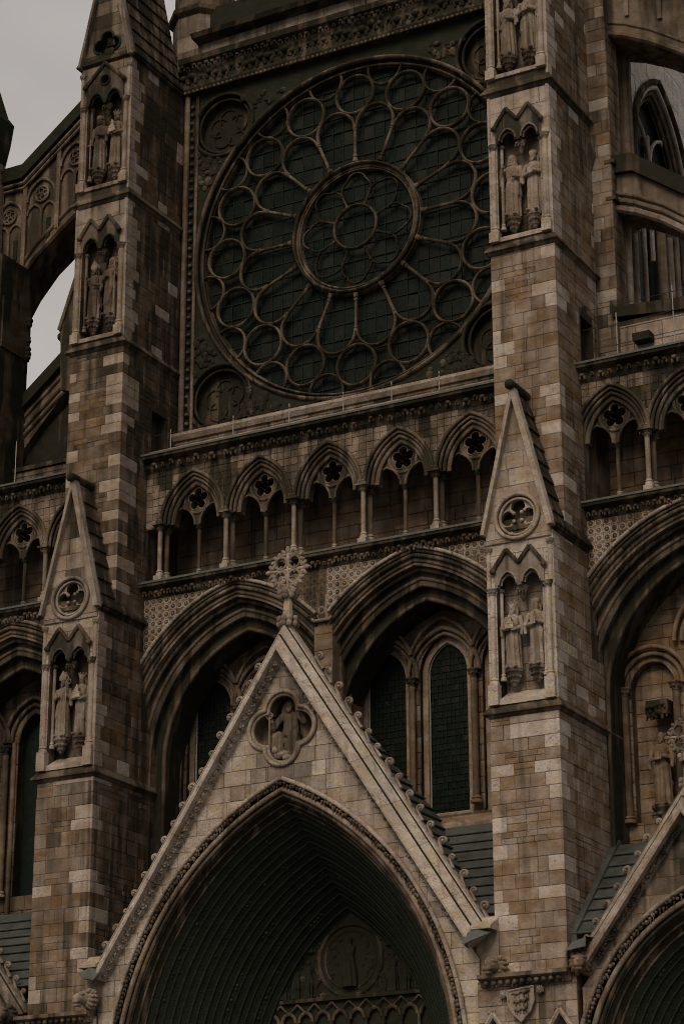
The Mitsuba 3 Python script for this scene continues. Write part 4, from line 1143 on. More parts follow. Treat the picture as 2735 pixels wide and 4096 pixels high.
def coping_run(t, cx, za, slope, zfoot, s, tone, soot_shade, pieces):
    th, d, n = slope_frame(cx, za, slope, s)
    prof = [(-4.0, -.02), (-4.015, .03), (-3.85, .20), (-3.83, .12), (-3.78, .13), (-3.765, .255), (-3.62, .39), (-3.60, .32), (-3.65, .33), (-3.55, .44), (-3.45, .455), (-3.2, .44), (-3.2, -.15), (-3.6, -.13), (-3.8, -.035)]
    L = (za - zfoot) / math.sin(th)
    r = random.Random(int(za * 10) + s)
    cuts = [0] + sorted(L * (i + 1) / pieces + r.uniform(-.15, .15) for i in range(pieces - 1)) + [L]
    for i in range(pieces):
        a, b = cuts[i] + (.004 if i else 0), cuts[i + 1] - .004
        v = []
        for q in (a, b):
            for y, h in prof:
                if q == 0: v.append((cx, y, za + h / math.cos(th)))
                else:
                    p = np.array([cx, za]) + d * q + n * h
                    v.append((p[0], y, p[1]))
        m = len(prof); f = []
        for j in range(m):
            k = (j + 1) % m
            f += [[j, k, m + k], [j, m + k, m + j]]
        f += [[m, m + j, m + j + 1] for j in range(1, m - 1)] + [[0, j + 1, j] for j in range(1, m - 1)]
        put('coping_stone', t, tm(v, f), tone=tone + r.uniform(-.06, .05), soot_shade=soot_shade + r.uniform(-.05, .08))
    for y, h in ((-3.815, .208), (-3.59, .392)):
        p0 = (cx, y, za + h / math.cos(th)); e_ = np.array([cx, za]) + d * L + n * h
        put('coping_shade_line', t, tube([p0, (e_[0], y, e_[1])], .026, 5), tone=.1, soot_shade=.97)  # dark bead on the surface, painting the shade line of the groove

def porch(cx, za, slope, zfoot, arch_, label, pieces, ncrock, first, step, tone, soot_shade, sides=(-1, 1), orders=8, dord=.24, flowers=40, wallx=None, dark=0.0, hidden=False):
    zs, R, e = arch_
    t = thing('gabled_porch', label, 'porch')
    th = math.atan(slope)
    xf = (za - zfoot) / slope
    # gable wall
    zt = za - .10 / math.cos(th)
    wx = wallx or xf + .1
    tri = Polygon([(cx - wx, 7.0), (cx - wx, zt - slope * wx), (cx, zt), (cx + wx, zt - slope * wx), (cx + wx, 7.0)])
    quat = None
    reg = tri.difference(arch_poly(cx, zs, R - .02, e, 5.0))
    if not hidden:
        qz = 16.38 if za > 16 else za - 1.9
        q0 = 1.0 if za > 16 else .0
        if q0:
            quat = unary_union([Point(cx + .43 * math.cos(a), qz + .43 * math.sin(a)).buffer(.40, 16) for a in np.arange(4) * math.pi / 2] + [Point(cx, qz).buffer(.4)])
            reg = reg.difference(quat)
    put('gable_core', t, ext(reg, -3.64, -3.05), tone=.45, soot_shade=.6)
    st = Stones(t, 170, 'gable_stone')
    rr = random.Random(int(za))
    def so_(u, v):
        under = quat is not None and v < 15.7 and abs(u - cx) < .95 and v > 14.6
        topd = v > za - 1.6
        return soot_shade * .75 + (.2 if under else 0) + (.25 if topd else 0) + rr.uniform(-.12, .16) + dark
    ashlar(st, 'front', -3.64, reg.intersection(rect(cx - 9, 8.4, cx + 9, 30)), .36, (.34, .78), tone=lambda u, v: tone + rr.uniform(-.2, .16), soot_shade=so_, seed=int(za * 7))
    st.emit()
    # copings, crockets and ball flowers
    for s in sides:
        coping_run(t, cx, za, slope, zfoot, s, tone + .14, soot_shade * .45 + dark, pieces)
        _, d, n = slope_frame(cx, za, slope, s)
        ang = -math.degrees(th) if s > 0 else math.degrees(th)
        for i in range(ncrock):
            q = first + i * step
            p = np.array([cx, za]) + d * q + n * .455
            sh = CROCK[min(2, rr.choice([0, 0, 1]) + (1 if dark else 0))]
            # local x of the crocket is up the slope, z outward
            M = np.eye(4)
            M[:3, 0] = (-d[0], 0, -d[1]); M[:3, 2] = (n[0], 0, n[1]); M[:3, 1] = np.cross(M[:3, 2], M[:3, 0])
            sc = rr.uniform(.74, 1.04)
            put_shape('crocket', t, sh, T().translate([p[0], -3.34, p[1]]) @ T(M) @ T().rotate([0, 1, 0], rr.uniform(-9, 9)) @ T().rotate([1, 0, 0], rr.uniform(-8, 8)) @ T().scale([sc * rr.uniform(.9, 1.12), sc * rr.uniform(.8, 1.15), sc]))
        L = (za - zfoot) / math.sin(th)
        for i in range(flowers):
            q = .35 + (L - .5) * i / (flowers - 1)
            p = np.array([cx, za]) + d * q + n * (-.075)
            put_shape('ball_flower', t, FLOWER if not dark else FLOWER_D, T().translate([p[0], -3.78 + rr.uniform(-.02, .02), p[1]]) @ T().rotate([0, 1, 0], rr.uniform(0, 360)) @ T().rotate([1, 0, 0], 35) @ T().scale(rr.uniform(.85, 1.2)))
    # the arch: hood, leaf band, rolls and receding orders
    def seg(R_, y, r_, name, tn, so, sq=None):
        p = arch(cx, zs, R_, e, 44, a0=0.0)
        p = np.vstack([[p[0][0], 7.0], p, [p[-1][0], 7.0]])
        put(name, t, tube(xz(p, y), r_, 8, squash=sq), tone=tn, soot_shade=so, smooth=50)
    hp_ = LineString(np.vstack([[arch(cx, zs, R + .02, e, 44)[0][0], 8.0], arch(cx, zs, R + .02, e, 44), [arch(cx, zs, R + .02, e, 44)[-1][0], 8.0]]))
    a = 0.0
    while a < hp_.length - .05:
        b = min(a + rr.uniform(.45, .75), hp_.length)
        put('hood_mould', t, tube(xz(np.array([hp_.interpolate(d_).coords[0] for d_ in np.linspace(a + .005, b - .005, 6)]), -3.73 + rr.uniform(-.008, .008)), .055, 8), tone=tone + rr.uniform(-.15, .1), soot_shade=soot_shade * .7 + dark + rr.uniform(-.05, .2), smooth=50)
        a = b
    seg(R - .22, -3.66, .065, 'arch_roll', .5, .45 + dark)
    seg(R - .33, -3.58, .055, 'arch_roll', .3, .75 + dark)
    lf, q = [], arch(cx, zs, R - .085, e, 200)
    acc = np.concatenate([[0], np.cumsum(np.linalg.norm(np.diff(q, axis=0), axis=1))])
    for a in np.arange(0, acc[-1], .095):
        x, z = np.interp(a, acc, q[:, 0]), np.interp(a, acc, q[:, 1])
        j = rr.uniform(-.03, .03)
        c = np.array([cx, zs]); v = np.array([x, z]) - c; v /= np.linalg.norm(v)
        lf.append(ico((x + v[0] * j, -3.72 + rr.uniform(-.03, .02), z + v[1] * j), rr.uniform(.035, .062), 0, (1, .9, 1)))
        if rr.random() < .45: lf.append(ico((x - v[0] * .07, -3.74, z - v[1] * .07), .03, 0, (.5, .7, 1.8)))
    put('leaf_band', t, lf, tone=.4, soot_shade=.72, kind='stuff')
    y = -3.55
    dp = dord * orders
    yb_ = -3.55 + .36 * orders
    def ring_at(k_, out=0.0):
        p = arch(cx, zs, R - .36 - dp * k_ + out, e, 40, a0=0.0)
        p = np.vstack([[p[0][0], 6.5], p, [p[-1][0], 6.5]])
        return xz(p, -3.55 + (yb_ + 3.55) * k_)
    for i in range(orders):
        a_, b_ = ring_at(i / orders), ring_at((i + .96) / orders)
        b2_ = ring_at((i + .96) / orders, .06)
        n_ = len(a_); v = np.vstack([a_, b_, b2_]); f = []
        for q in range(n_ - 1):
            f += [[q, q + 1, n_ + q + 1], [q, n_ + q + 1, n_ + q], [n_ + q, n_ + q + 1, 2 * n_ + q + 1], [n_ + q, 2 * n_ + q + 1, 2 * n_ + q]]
        put('arch_order', t, tm(v, f), tone=.3, soot_shade=.9 if i == 0 else 1.0, smooth=40)  # shade of the deep porch painted into the order colour
        put('arch_roll', t, [tube(ring_at((i + .48) / orders, .0), .03, 7), tube(ring_at((i + .97) / orders, .01), .03, 7)], tone=.3 if i else .4, soot_shade=.985 if i else .78, smooth=50)
    kn = []
    for i in range(1, orders, 2):
        q = ring_at((i + .72) / orders, .03)
        acc_ = np.concatenate([[0], np.cumsum(np.linalg.norm(np.diff(q, axis=0), axis=1))])
        for a in np.arange(1.2, acc_[-1] - 1.2, .13):
            c_ = [np.interp(a + rr.uniform(-.03, .03), acc_, q[:, w]) for w in range(3)]
            kn.append(ico(c_, rr.uniform(.03, .055), 0, (1, 1.1, 1)))
    put('carved_foliage', t, kn, tone=.3, soot_shade=.93, kind='stuff')
    put('arch_throat', t, ext(arch_poly(cx, zs, R - .1, e, 6.5).difference(arch_poly(cx, zs, R - .40, e, 6.0)), -3.56, -3.2), tone=.4, soot_shade=.8)
    y = yb_
    back = arch_poly(cx, zs, R - .34 - dp, e, 0.0)
    put('tympanum', t, ext(back, y - .02, y + .2), tone=.3, soot_shade=.95)
    return t, y

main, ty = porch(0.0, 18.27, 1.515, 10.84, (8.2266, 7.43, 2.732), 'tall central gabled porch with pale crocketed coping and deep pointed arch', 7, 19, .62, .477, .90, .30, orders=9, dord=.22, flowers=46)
# carved tympanum of the main porch
tyr = thing('tympanum_relief', 'dark carved figures filling the head of the central arch', 'relief')
zrow = 10.62
put('ledge', tyr, bx(-2.9, 2.9, ty - .14, ty, 10.46, 10.55), tone=.3, soot_shade=.92)
arc = []
for i in range(12):
    x = -2.6 + i * .47
    arc.append(tube(xz(arch(x, 9.98, .24, .05, 8), ty - .1), .045, 6))
    arc.append(tube([(x - .235, ty - .1, 10.42), (x, ty - .1, 10.2), (x + .235, ty - .1, 10.42)], .03, 5))
    put('arcade_colonnette', tyr, tube([(x - .235, ty - .1, 8.2), (x - .235, ty - .1, 9.98)], .045, 7), tone=.3, soot_shade=.88, smooth=50)
put('small_arcade', tyr, arc, tone=.35, soot_shade=.8, smooth=50)
figs = [shape_of(robe(h_, sd, folds=8), tone=.3, soot_shade=.97, smooth=40) for h_, sd in ((.92, 91), (.86, 92), (.98, 93))]
for i, (x, z) in enumerate([(sg * x, z) for sg in (-1, 1) for x, z in ((1.15, 10.56), (1.5, 10.56), (1.85, 10.56), (2.2, 10.56), (1.1, 11.65), (1.45, 11.45))]):
    put_shape('carved_figure', tyr, figs[i % 3], T().translate([x, ty - .03, z]) @ T().rotate([0, 0, 1], (i * 53) % 60 - 30))
put('seated_figure', tyr, put_at(robe(1.2, 17, folds=7, hem=.26), (0, ty - .04, 10.75)), tone=.3, soot_shade=.94, smooth=40)
put('medallion_ring', tyr, [tube(xz(circle_pts(0, 11.4, .86, 40), ty - .03), .05, 7, closed=True), tube(xz(circle_pts(0, 11.4, .70, 36), ty - .02), .03, 6, closed=True)], tone=.35, soot_shade=.9, smooth=50)
for i in range(4):
    a = math.pi / 4 + i * math.pi / 2
    put('medallion_lobe', tyr, tube(xz(circle_pts(.95 * math.cos(a), 11.4 + .95 * math.sin(a), .28, 16, a - 2.0, a + 2.0, True), ty - .03), .04, 6), tone=.3, soot_shade=.94, smooth=50)
tr_ = random.Random(44); kn_ = []
for _ in range(420):
    x, z = tr_.uniform(-2.5, 2.5), tr_.uniform(10.6, 12.3)
    if abs(math.hypot(x, z - 11.4) - .78) < .1 or (math.hypot(x, z - 11.4) < .7 and abs(x) < .25) or z > 12.6 - abs(x) * 1.0: continue
    kn_.append(ico((x, ty - .01, z), tr_.uniform(.03, .075), 0, (1, .8, tr_.uniform(.6, 1.5))))
put('carved_foliage', tyr, kn_, tone=.3, soot_shade=.93, kind='stuff')
# quatrefoil with the seated figure
qz = 16.38
qf = thing('quatrefoil_frame', 'four-lobed moulded stone frame high on the central gable', 'frame')
quat = unary_union([Point(.43 * math.cos(a), qz + .43 * math.sin(a)).buffer(.40, 16) for a in np.arange(4) * math.pi / 2] + [Point(0, qz).buffer(.4)])
o = np.array(quat.exterior.coords)[:-1]
put('outer_moulding', qf, tube(xz(np.array(quat.buffer(.07).exterior.coords)[:-1], -3.69), .055, 8, closed=True), tone=.7, soot_shade=.42, smooth=50)
put('inner_moulding', qf, tube(xz(o, -3.63), .05, 8, closed=True), tone=.6, soot_shade=.45, smooth=50)
put('recess_back', qf, [ext(quat.buffer(.08), -3.22, -3.1), ext(quat.buffer(.07).difference(quat), -3.63, -3.1)], tone=.5, soot_shade=.75)
se = thing('seated_statue', 'dark seated bearded figure holding a cross staff inside the four-lobed frame', 'statue')
S_ = .97
b = hullchain([(0, .05, .3, .2), (0, .05, .62, .17), (0, .05, .85, .15)])
b += hullchain([(-.19, .05, .9, .1), (.19, .05, .9, .1)])
b += hullchain([(0, .0, .95, .075), (0, -.03, 1.1, .07)]) + hullchain([(0, -.0, 1.22, .11), (0, -.05, 1.12, .08)])
for s in (-1, 1):
    b += hullchain([(s * .13, .0, .34, .15), (s * .17, -.34, .36, .13), (s * .15, -.32, -.12, .1)])
    b += hullchain([(s * .15, -.32, -.12, .1), (s * .17, -.42, -.17, .06)])
    b += hullchain([(s * .17, -.3, .3, .13), (s * .27, -.15, -.12, .12)])
    b += hullchain([(s * .1, .03, 1.24, .06), (s * .14, .04, 1.1, .06), (s * .15, .03, .97, .05)])
    b += hullchain([(s * .045, -.13, 1.175, .02), (s * .02, -.14, 1.175, .018)])
b += hullchain([(-.1, -.28, .22, .09), (.1, -.28, .22, .09), (0, -.25, -.1, .13)])
b += hullchain([(-.21, .02, .88, .08), (-.34, -.12, .62, .075), (-.31, -.26, .76, .05)])
b += hullchain([(.21, .02, .88, .08), (.35, -.1, .68, .075), (.3, -.24, .96, .045)])
for q in range(4):
    b += hullchain([(-.31, -.27, .73 + q * .024, .015), (-.36, -.31, .73 + q * .024, .014), (-.31, -.32, .73 + q * .024, .013)])
    b += hullchain([(.27 + q * .022, -.25, .98, .014), (.265 + q * .024, -.27, 1.07 - abs(q - 1.5) * .01, .012)])
b += hullchain([(-.29, -.27, .82, .015), (-.32, -.31, .84, .013)]) + hullchain([(.25, -.25, .95, .015), (.22, -.27, 1.0, .013)])
b += hullchain([(-.03, -.1, 1.08, .045), (0, -.12, 1.0, .035), (.03, -.1, 1.08, .045)]) + hullchain([(0, -.135, 1.13, .022), (0, -.115, 1.18, .015)])
b = b.refine_to_length(.035)
m_ = unman(b); trimesh.smoothing.filter_taubin(m_, iterations=3)
vv = m_.vertices
fold = np.sin(vv[:, 0] * 42 + 3 * np.sin(vv[:, 2] * 6)) * .016 * np.clip((.95 - vv[:, 2]) * 2.5, 0, 1)
m_.vertices = np.stack([vv[:, 0], vv[:, 1] - fold, vv[:, 2] + .4 * fold], 1)
m_.vertices *= S_ * np.array([1.28, .66, 1.0])
put('robed_body', se, put_at(m_, (.04, -3.36, qz - .52)), tone=.5, soot_shade=.66, smooth=70)
put('cross_staff', se, [tube([(-.39, -3.6, qz - .62), (-.39, -3.6, qz + .46)], .022, 6), tube([(-.5, -3.6, qz + .36), (-.28, -3.6, qz + .36)], .022, 6), tube(xz(circle_pts(-.39, qz + .36, .08, 12), -3.6), .016, 5, closed=True)], tone=.6, soot_shade=.55, smooth=50)
put('footstool', se, [ico((0, -3.55, qz - .62), .14, 1, (1.3, 1, .7)), ico((.12, -3.58, qz - .72), .13, 1, (1.2, 1, .7)), ico((-.22, -3.58, qz - .5), .1, 1)], tone=.6, soot_shade=.4, smooth=60)

# finial cross
def finial(x, y, z, sc, label, ds=0.0):
    t = thing('finial_cross', label, 'finial')
    P = lambda a, b: (x + a * sc, y, z + b * sc)
    put('stem', t, lathe([(.19 * sc, -.35 * sc), (.17 * sc, 0), (.13 * sc, .05 * sc), (.11 * sc, .35 * sc), (.075 * sc, .6 * sc), (.07 * sc, .75 * sc)], x, y, z, 8), tone=.75, soot_shade=.35)
    lv = []
    for zz, rr_, n_ in ((-.12, .2, 8), (.0, .2, 8), (.58, .16, 6), (.66, .19, 6)):
        for q in range(n_):
            a = q * 2 * math.pi / n_ + zz
            lv.append(ico((x + rr_ * sc * math.cos(a), y + rr_ * sc * math.sin(a), z + zz * sc), .075 * sc, 1, (1, 1, 1.25)))
    put('leaf_collar', t, lv, tone=.6, soot_shade=.5, smooth=60, kind='stuff')
    cz = 1.22
    put('cross_bars', t, [tube([P(0, .7), P(0, cz + .52)], .045 * sc, 8), tube([P(-.5, cz), P(.5, cz)], .045 * sc, 8)], tone=.8, soot_shade=.3, smooth=50)
    def leaf(px, pz, q, L, w_):
        m = ico((0, 0, 0), 1.0, 1, (L, .045 * sc, w_))
        m.apply_transform(trimesh.transformations.rotation_matrix(-q, [0, 1, 0]))
        m.apply_translation((px, y - .02, pz)); return m
    for qa in range(4):
        a = math.pi / 4 + qa * math.pi / 2
        c = (x + .25 * sc * math.cos(a), z + (cz + .25 * math.sin(a)) * sc)
        rg = [tube(xz(circle_pts(*c, .15 * sc, 18), y), .042 * sc, 7, closed=True, squash=1.5)]
        for k_ in range(5):
            q = a - 1.1 + k_ * .55
            rg.append(leaf(c[0] + .2 * sc * math.cos(q), c[1] + .2 * sc * math.sin(q), q + .5 * (k_ - 2), .09 * sc, .052 * sc))
        for k_ in (-1, 1):
            q = a + math.pi + k_ * .9
            rg.append(leaf(c[0] + .11 * sc * math.cos(q), c[1] + .11 * sc * math.sin(q), q, .06 * sc, .022 * sc))
        put('leaf_ring', t, rg, tone=.68, soot_shade=.48 + ds, smooth=60)
    for qa in range(4):
        a = qa * math.pi / 2
        lv = [leaf(x + .5 * sc * math.cos(a), z + (cz + .5 * math.sin(a)) * sc, a, .1 * sc, .06 * sc)]
        for k_ in (-1, 1):
            q = a + k_ * .24
            lv.append(leaf(x + .46 * sc * math.cos(q), z + (cz + .46 * math.sin(q)) * sc, a + k_ * .9, .09 * sc, .05 * sc))
        put('leaf_tip', t, lv, tone=.68, soot_shade=.48 + ds, smooth=60)
finial(0.0, -3.42, 19.12, 1.04, 'carved stone wheel cross standing on the tip of the central gable')

# right and left porches
rp, ry = porch(9.95, 13.2, 1.314, 10.0, (7.676, 4.22, 1.52), 'lower gabled porch cut by the right edge of the photo, with leafy crockets', 4, 11, .5, .42, .62, .45, sides=(-1, 1), orders=6, dord=.26, flowers=30, dark=.12)
finial(9.95, -3.42, 13.95, .82, 'part of a leafy stone finial at the right edge over the lower porch', .3)
lp, ly = porch(-9.95, 13.2, 1.314, 10.0, (7.676, 4.22, 1.52), 'dark porch gable glimpsed in the lower left corner', 4, 11, .5, .42, .5, .5, sides=(1,), orders=6, dord=.26, flowers=30, dark=.4)

# piers between the porches
def porch_pier(x0, x1, label, tone, soot_shade, seed):
    t = thing('porch_pier', label, 'pier')
    put('core', t, [bx(x0, x1, -3.72, -2.9, 0, 10.0), bx(x0 + .04, x1 - .04, -3.6, -2.9, 9.9, 10.9 if False else 10.05)], tone=.4, soot_shade=.6)
    st = Stones(t, 60)
    ashlar(st, 'front', -3.72, rect(x0 - .0, 7.6, x1, 9.94), .35, (.4, .8), tone=lambda u, v: tone + rng.uniform(-.15, .15), soot_shade=lambda u, v: soot_shade + rng.uniform(-.1, .2), seed=seed)
    st.emit()
    put('corbel_table', t, ext(Polygon([(-3.6, 9.84), (-3.8, 9.86), (-3.86, 9.97), (-4.02, 10.02), (-4.03, 10.1), (-3.5, 10.2)]), x0 + .12, x1 - .1, 'x'), tone=.45, soot_shade=.6)
    put('corbel_leaves', t, [ico((x, -3.9, 9.93), .062, 1) for x in np.arange(x0 + .3, x1 - .2, .17)] + [leafstrip(x0 + .3, x1 - .2, -3.84, 9.9, .09, .17, 3)], tone=.4, soot_shade=.75, smooth=60, kind='stuff')
    for xa in (x0 + .42, x1 - .36):
        for s in (-1, 1):
            put('blind_gable_coping', t, tube([(xa, -3.86, 9.27), (xa + s * .62, -3.86, 8.35)], .055, 6), tone=.85, soot_shade=.2, smooth=40)
        put('blind_arch', t, [ext(Polygon([(xa - .5, 8.3), (xa + .5, 8.3), (xa, 9.15)]), -3.78, -3.73), tube(xz(arch(xa, 8.1, .42, .1, 10), -3.8), .04, 6)], tone=.25, soot_shade=.9)
        put_shape('small_crocket', t, CROCK[0], T().translate([xa, -3.86, 9.28]) @ T().scale(.4))
    return t
porch_pier(4.98, 7.32, 'stone pier between the central and right porches carrying the carved shield', .62, .35, 81)
porch_pier(-7.32, -4.98, 'stone pier between the left and central porches at the bottom left', .6, .45, 82)
for sx, nm in ((1, 'right'), (-1, 'left')):
    xs = sorted((sx * 4.92, sx * 5.42))
    bl = thing('gable_kneeler', f'small block with green lead flashing at the {nm} foot of the central gable', 'kneeler')
    put('kneeler_moulding', bl, ext(Polygon([(-3.95, 11.12), (-3.95, 11.18), (-3.72, 11.3), (-3.6, 11.34), (-3.5, 11.45), (-3.2, 11.45), (-3.2, 11.1)]), xs[0], xs[1], 'x'), tone=.85, soot_shade=.15)
    put('back_stone', bl, bx(xs[0] - .02, xs[1] + .02, -3.58, -3.1, 9.9, 11.12), tone=.5, soot_shade=.35)
    fl = [(sx * 4.72, -3.97, 11.02), (sx * 5.1, -3.93, 11.12), (sx * 5.42, -3.6, 11.1), (sx * 4.86, -4.12, 10.78), (sx * 5.05, -4.2, 10.82), (sx * 5.38, -3.95, 11.0), (sx * 4.95, -4.02, 10.7)]
    m = tm(fl, [[0, 1, 3], [1, 4, 3], [1, 2, 5], [1, 5, 4], [0, 3, 6]]); m2 = m.copy(); m2.apply_translation((0, .02, -.025))
    put('lead_flashing', bl, [m, m2], 'lead', tone=.9)
def lionhead(c, r, rot, label, tone=.45, soot_shade=.5):
    t = thing('lion_head', label, 'carving')
    put('lion_mask', t, lion(c, r, rot), tone=tone, soot_shade=soot_shade, smooth=60)
lionhead((5.5, -3.95, 10.28), .27, -.2, 'carved lion head with open jaws left of the shield, below the right buttress')
lionhead((-5.12, -4.0, 10.38), .27, -.55, 'carved lion head under the left foot of the central gable', .6, .35)
lionhead((7.5, -3.95, 10.2), .27, .3, 'carved beast head under grey flashing at the foot of the right porch gable', .4, .55)
lionhead((-7.5, -3.95, 10.2), .27, 0, 'dark carved beast head in the bottom left corner', .3, .75)
fs = thing('lead_sheet', 'crumpled grey lead flashing over the beast head at the right porch foot', 'flashing')
m = tm([(6.98, -3.6, 10.5), (7.25, -3.9, 10.55), (7.7, -4.05, 10.7), (7.02, -4.05, 10.38), (7.3, -4.2, 10.42), (7.75, -4.2, 10.48), (7.1, -3.4, 10.75), (7.8, -3.4, 10.8)], [[0, 1, 4], [0, 4, 3], [1, 2, 5], [1, 5, 4], [6, 7, 2], [6, 2, 1], [6, 1, 0]])
put('folded_sheet', fs, m, 'lead', tone=1.0)
# shield and the two little heads
shd = thing('carved_shield', 'weathered stone shield carved with three beasts below the right buttress', 'shield')
pol = Polygon([(5.75, 9.73), (6.36, 9.80), (6.36, 9.5), (6.27, 9.28), (6.06, 9.06), (5.85, 9.26), (5.75, 9.45)])
put('plate', shd, [ext(pol, -3.84, -3.7), tube(xz(np.array(pol.exterior.coords), -3.85), .022, 6)], tone=.6, soot_shade=.3)
for i, z in enumerate((9.66, 9.48, 9.30)):
    wv = .22 - i * .035
    bm = [tube([(6.06 - wv + k_ * wv * .25, -3.86, z + .02 * math.sin(k_ * 1.9) + k_ * .006) for k_ in range(9)], [.02, .03, .032, .03, .026, .03, .034, .036, .02], 7)]
    for k_ in (1, 3, 5, 7): bm.append(tube([(6.06 - wv + k_ * wv * .25, -3.86, z), (6.06 - wv + k_ * wv * .25 + .02, -3.86, z - .07)], .014, 5))
    bm.append(tube([(6.06 + wv * .9, -3.86, z + .03), (6.06 + wv, -3.86, z + .08), (6.06 + wv * .7, -3.86, z + .09)], .012, 5))
    put('carved_beast', shd, bm, tone=.45, soot_shade=.6, smooth=60)
for c, lb_ in (((5.64, -3.82, 9.66), 'small carved crowned head left of the shield'), ((6.5, -3.82, 9.70), 'small carved crowned head right of the shield')):
    t = thing('crowned_mask', lb_, 'carving')
    put('head', t, carved_head(c, .085), tone=.6, soot_shade=.45, smooth=60)

# lead roofs
def lead_roof(label, planes, group=None):
    t = thing('lead_roof', label, 'roof')
    for pts0, pts1, n_ in planes:                         # lower edge pair, upper edge pair, number of sheets
        a0, a1, b0, b1 = map(np.array, (*pts0, *pts1))
        nrm = np.cross(a1 - a0, b0 - a0); nrm = nrm / np.linalg.norm(nrm)
        if nrm[2] < 0: nrm = -nrm
        for i in range(n_):
            q0, q1 = (i + rng.uniform(-.08, .08)) / n_ - .012, (i + 1.06) / n_
            lo = [a0 + (b0 - a0) * q0 + nrm * .055, a1 + (b1 - a1) * q0 + nrm * .055]
            hi = [a0 + (b0 - a0) * q1 + nrm * .012, a1 + (b1 - a1) * q1 + nrm * .012]
            bt = [lo[0] - nrm * .05, lo[1] - nrm * .05]
            v = [lo[0], lo[1], hi[1], hi[0], bt[0], bt[1], hi[1] - nrm * .05, hi[0] - nrm * .05]
            put('lead_strip', t, tm(v, [[0, 1, 2], [0, 2, 3], [4, 5, 1], [4, 1, 0], [4, 0, 3], [4, 3, 7], [1, 5, 6], [1, 6, 2], [7, 6, 5], [7, 5, 4]]), 'lead', tone=rng.uniform(-.35, .25))
            put('lead_lap', t, tube([lo[0] + nrm * .005, lo[1] + nrm * .005], .022, 6), 'lead', tone=rng.uniform(-.2, .3), smooth=50)
    return t
for sx, nm in ((1, 'right'), (-1, 'left')):
    xo = 5.36 if sx > 0 else -5.48
    lead_roof(f'dark grey lead roof in stepped strips {"between the gable and the right buttress" if sx > 0 else "behind the left slope of the gable"}', [
        (((sx * 4.85, -3.2, 11.36), (xo, -3.2, 11.36)), ((sx * 2.45, -.24, 14.36), (xo, -.24, 14.36)), 11),
        (((sx * 5.0, -3.2, 11.2), (sx * 5.0, .1, 11.2)), ((0, -3.2, 17.45), (0, .1, 17.45)), 20)])
lead_roof('small steep lead roof at the right edge beside the right buttress', [(((7.04, -3.2, 10.95), (12.6, -3.2, 10.95)), ((7.04, -.6, 13.36), (12.6, -.6, 13.36)), 8)])
lead_roof('black lead roof at the lower left edge beside the left buttress', [(((-13.6, -3.2, 10.95), (-7.17, -3.2, 10.95)), ((-13.6, -.6, 13.36), (-7.17, -.6, 13.36)), 9)])
vg = thing('roof_verge', 'raised dark lead edge of the right lean-to roof against the buttress', 'roof edge')
put('verge', vg, ext(Polygon([(-3.3, 10.6), (-3.3, 11.0), (-.62, 13.5), (-.5, 13.5), (-.5, 13.2)]), 7.03, 7.17, 'x'), 'lead', tone=.2)
put('flat_top', vg, bx(7.03, 12.6, -.62, .1, 13.3, 13.36), 'lead', tone=.3)
# ------------------------------------------------------------------ statues in the niches
def pair(cx, y, z, specs):
    for (dx, kw) in specs:
        statue(pos=(cx + dx, y, z), **kw)
yl, yu = YL + .2, YU + .2
pair(BX[1], yl, 17.06, [(-.29, dict(label='statue of a crowned king holding a model church, lowest niche of the right buttress', seed=1, head='crown', holds='church', tone=.72, soot_shade=.38, H=1.66)),
                        (.29, dict(label='statue in flat cap and long draped robe, lowest niche of the right buttress', seed=2, head='cap', holds='book', tone=.72, soot_shade=.34, H=1.68, beard=False))])
pair(BX[1], yu, 28.83, [(-.29, dict(label='hooded monk statue, left one in the middle niche of the right buttress', seed=3, head='hood', holds='blessing', tone=.6, soot_shade=.5, H=1.72)),
                        (.29, dict(label='bearded robed statue, right one in the middle niche of the right buttress', seed=4, head='cap', holds='book', tone=.6, soot_shade=.48, H=1.8))])
pair(BX[1], yu, 33.36, [(-.29, dict(label='left of the two statues cut by the top edge on the right buttress', seed=5, head='crown', holds='sword', tone=.55, soot_shade=.55, H=1.8)),
                        (.29, dict(label='right of the two statues cut by the top edge on the right buttress', seed=6, head='hood', holds='book', tone=.55, soot_shade=.52, H=1.8))])
pair(BX[0], yl, 17.06, [(-.28, dict(label='bishop-like statue with embroidered front panel, left in the lowest niche of the left buttress', seed=7, head='mitre', holds='crozier', tone=.6, soot_shade=.55, H=1.68)),
                        (.28, dict(label='statue with clasped hands and flowing robe, right in the lowest niche of the left buttress', seed=8, head='crown', holds='church', tone=.6, soot_shade=.52, H=1.68, beard=False))])
pair(BX[0], yu, 28.83, [(-.28, dict(label='mitred statue, left one in the middle niche of the left buttress', seed=9, head='mitre', holds='blessing', tone=.45, soot_shade=.65, H=1.72)),
                        (.28, dict(label='statue holding a crooked staff, right one in the middle niche of the left buttress', seed=10, head='hood', holds='crozier', tone=.45, soot_shade=.65, H=1.75))])
pair(BX[0], yu, 33.36, [(-.28, dict(label='left statue in the topmost niche of the left buttress', seed=12, head='cap', holds='sword', tone=.4, soot_shade=.7, H=1.82)),
                        (.28, dict(label='right statue in the topmost niche of the left buttress', seed=13, head='crown', holds='church', tone=.42, soot_shade=.68, H=1.82))])
statue(label='dim robed statue on a bracket on the brown wall at the right edge', pos=(8.12, -.12, 14.28), seed=14, head='bare', holds='book', tone=.25, soot_shade=.6, H=1.75)

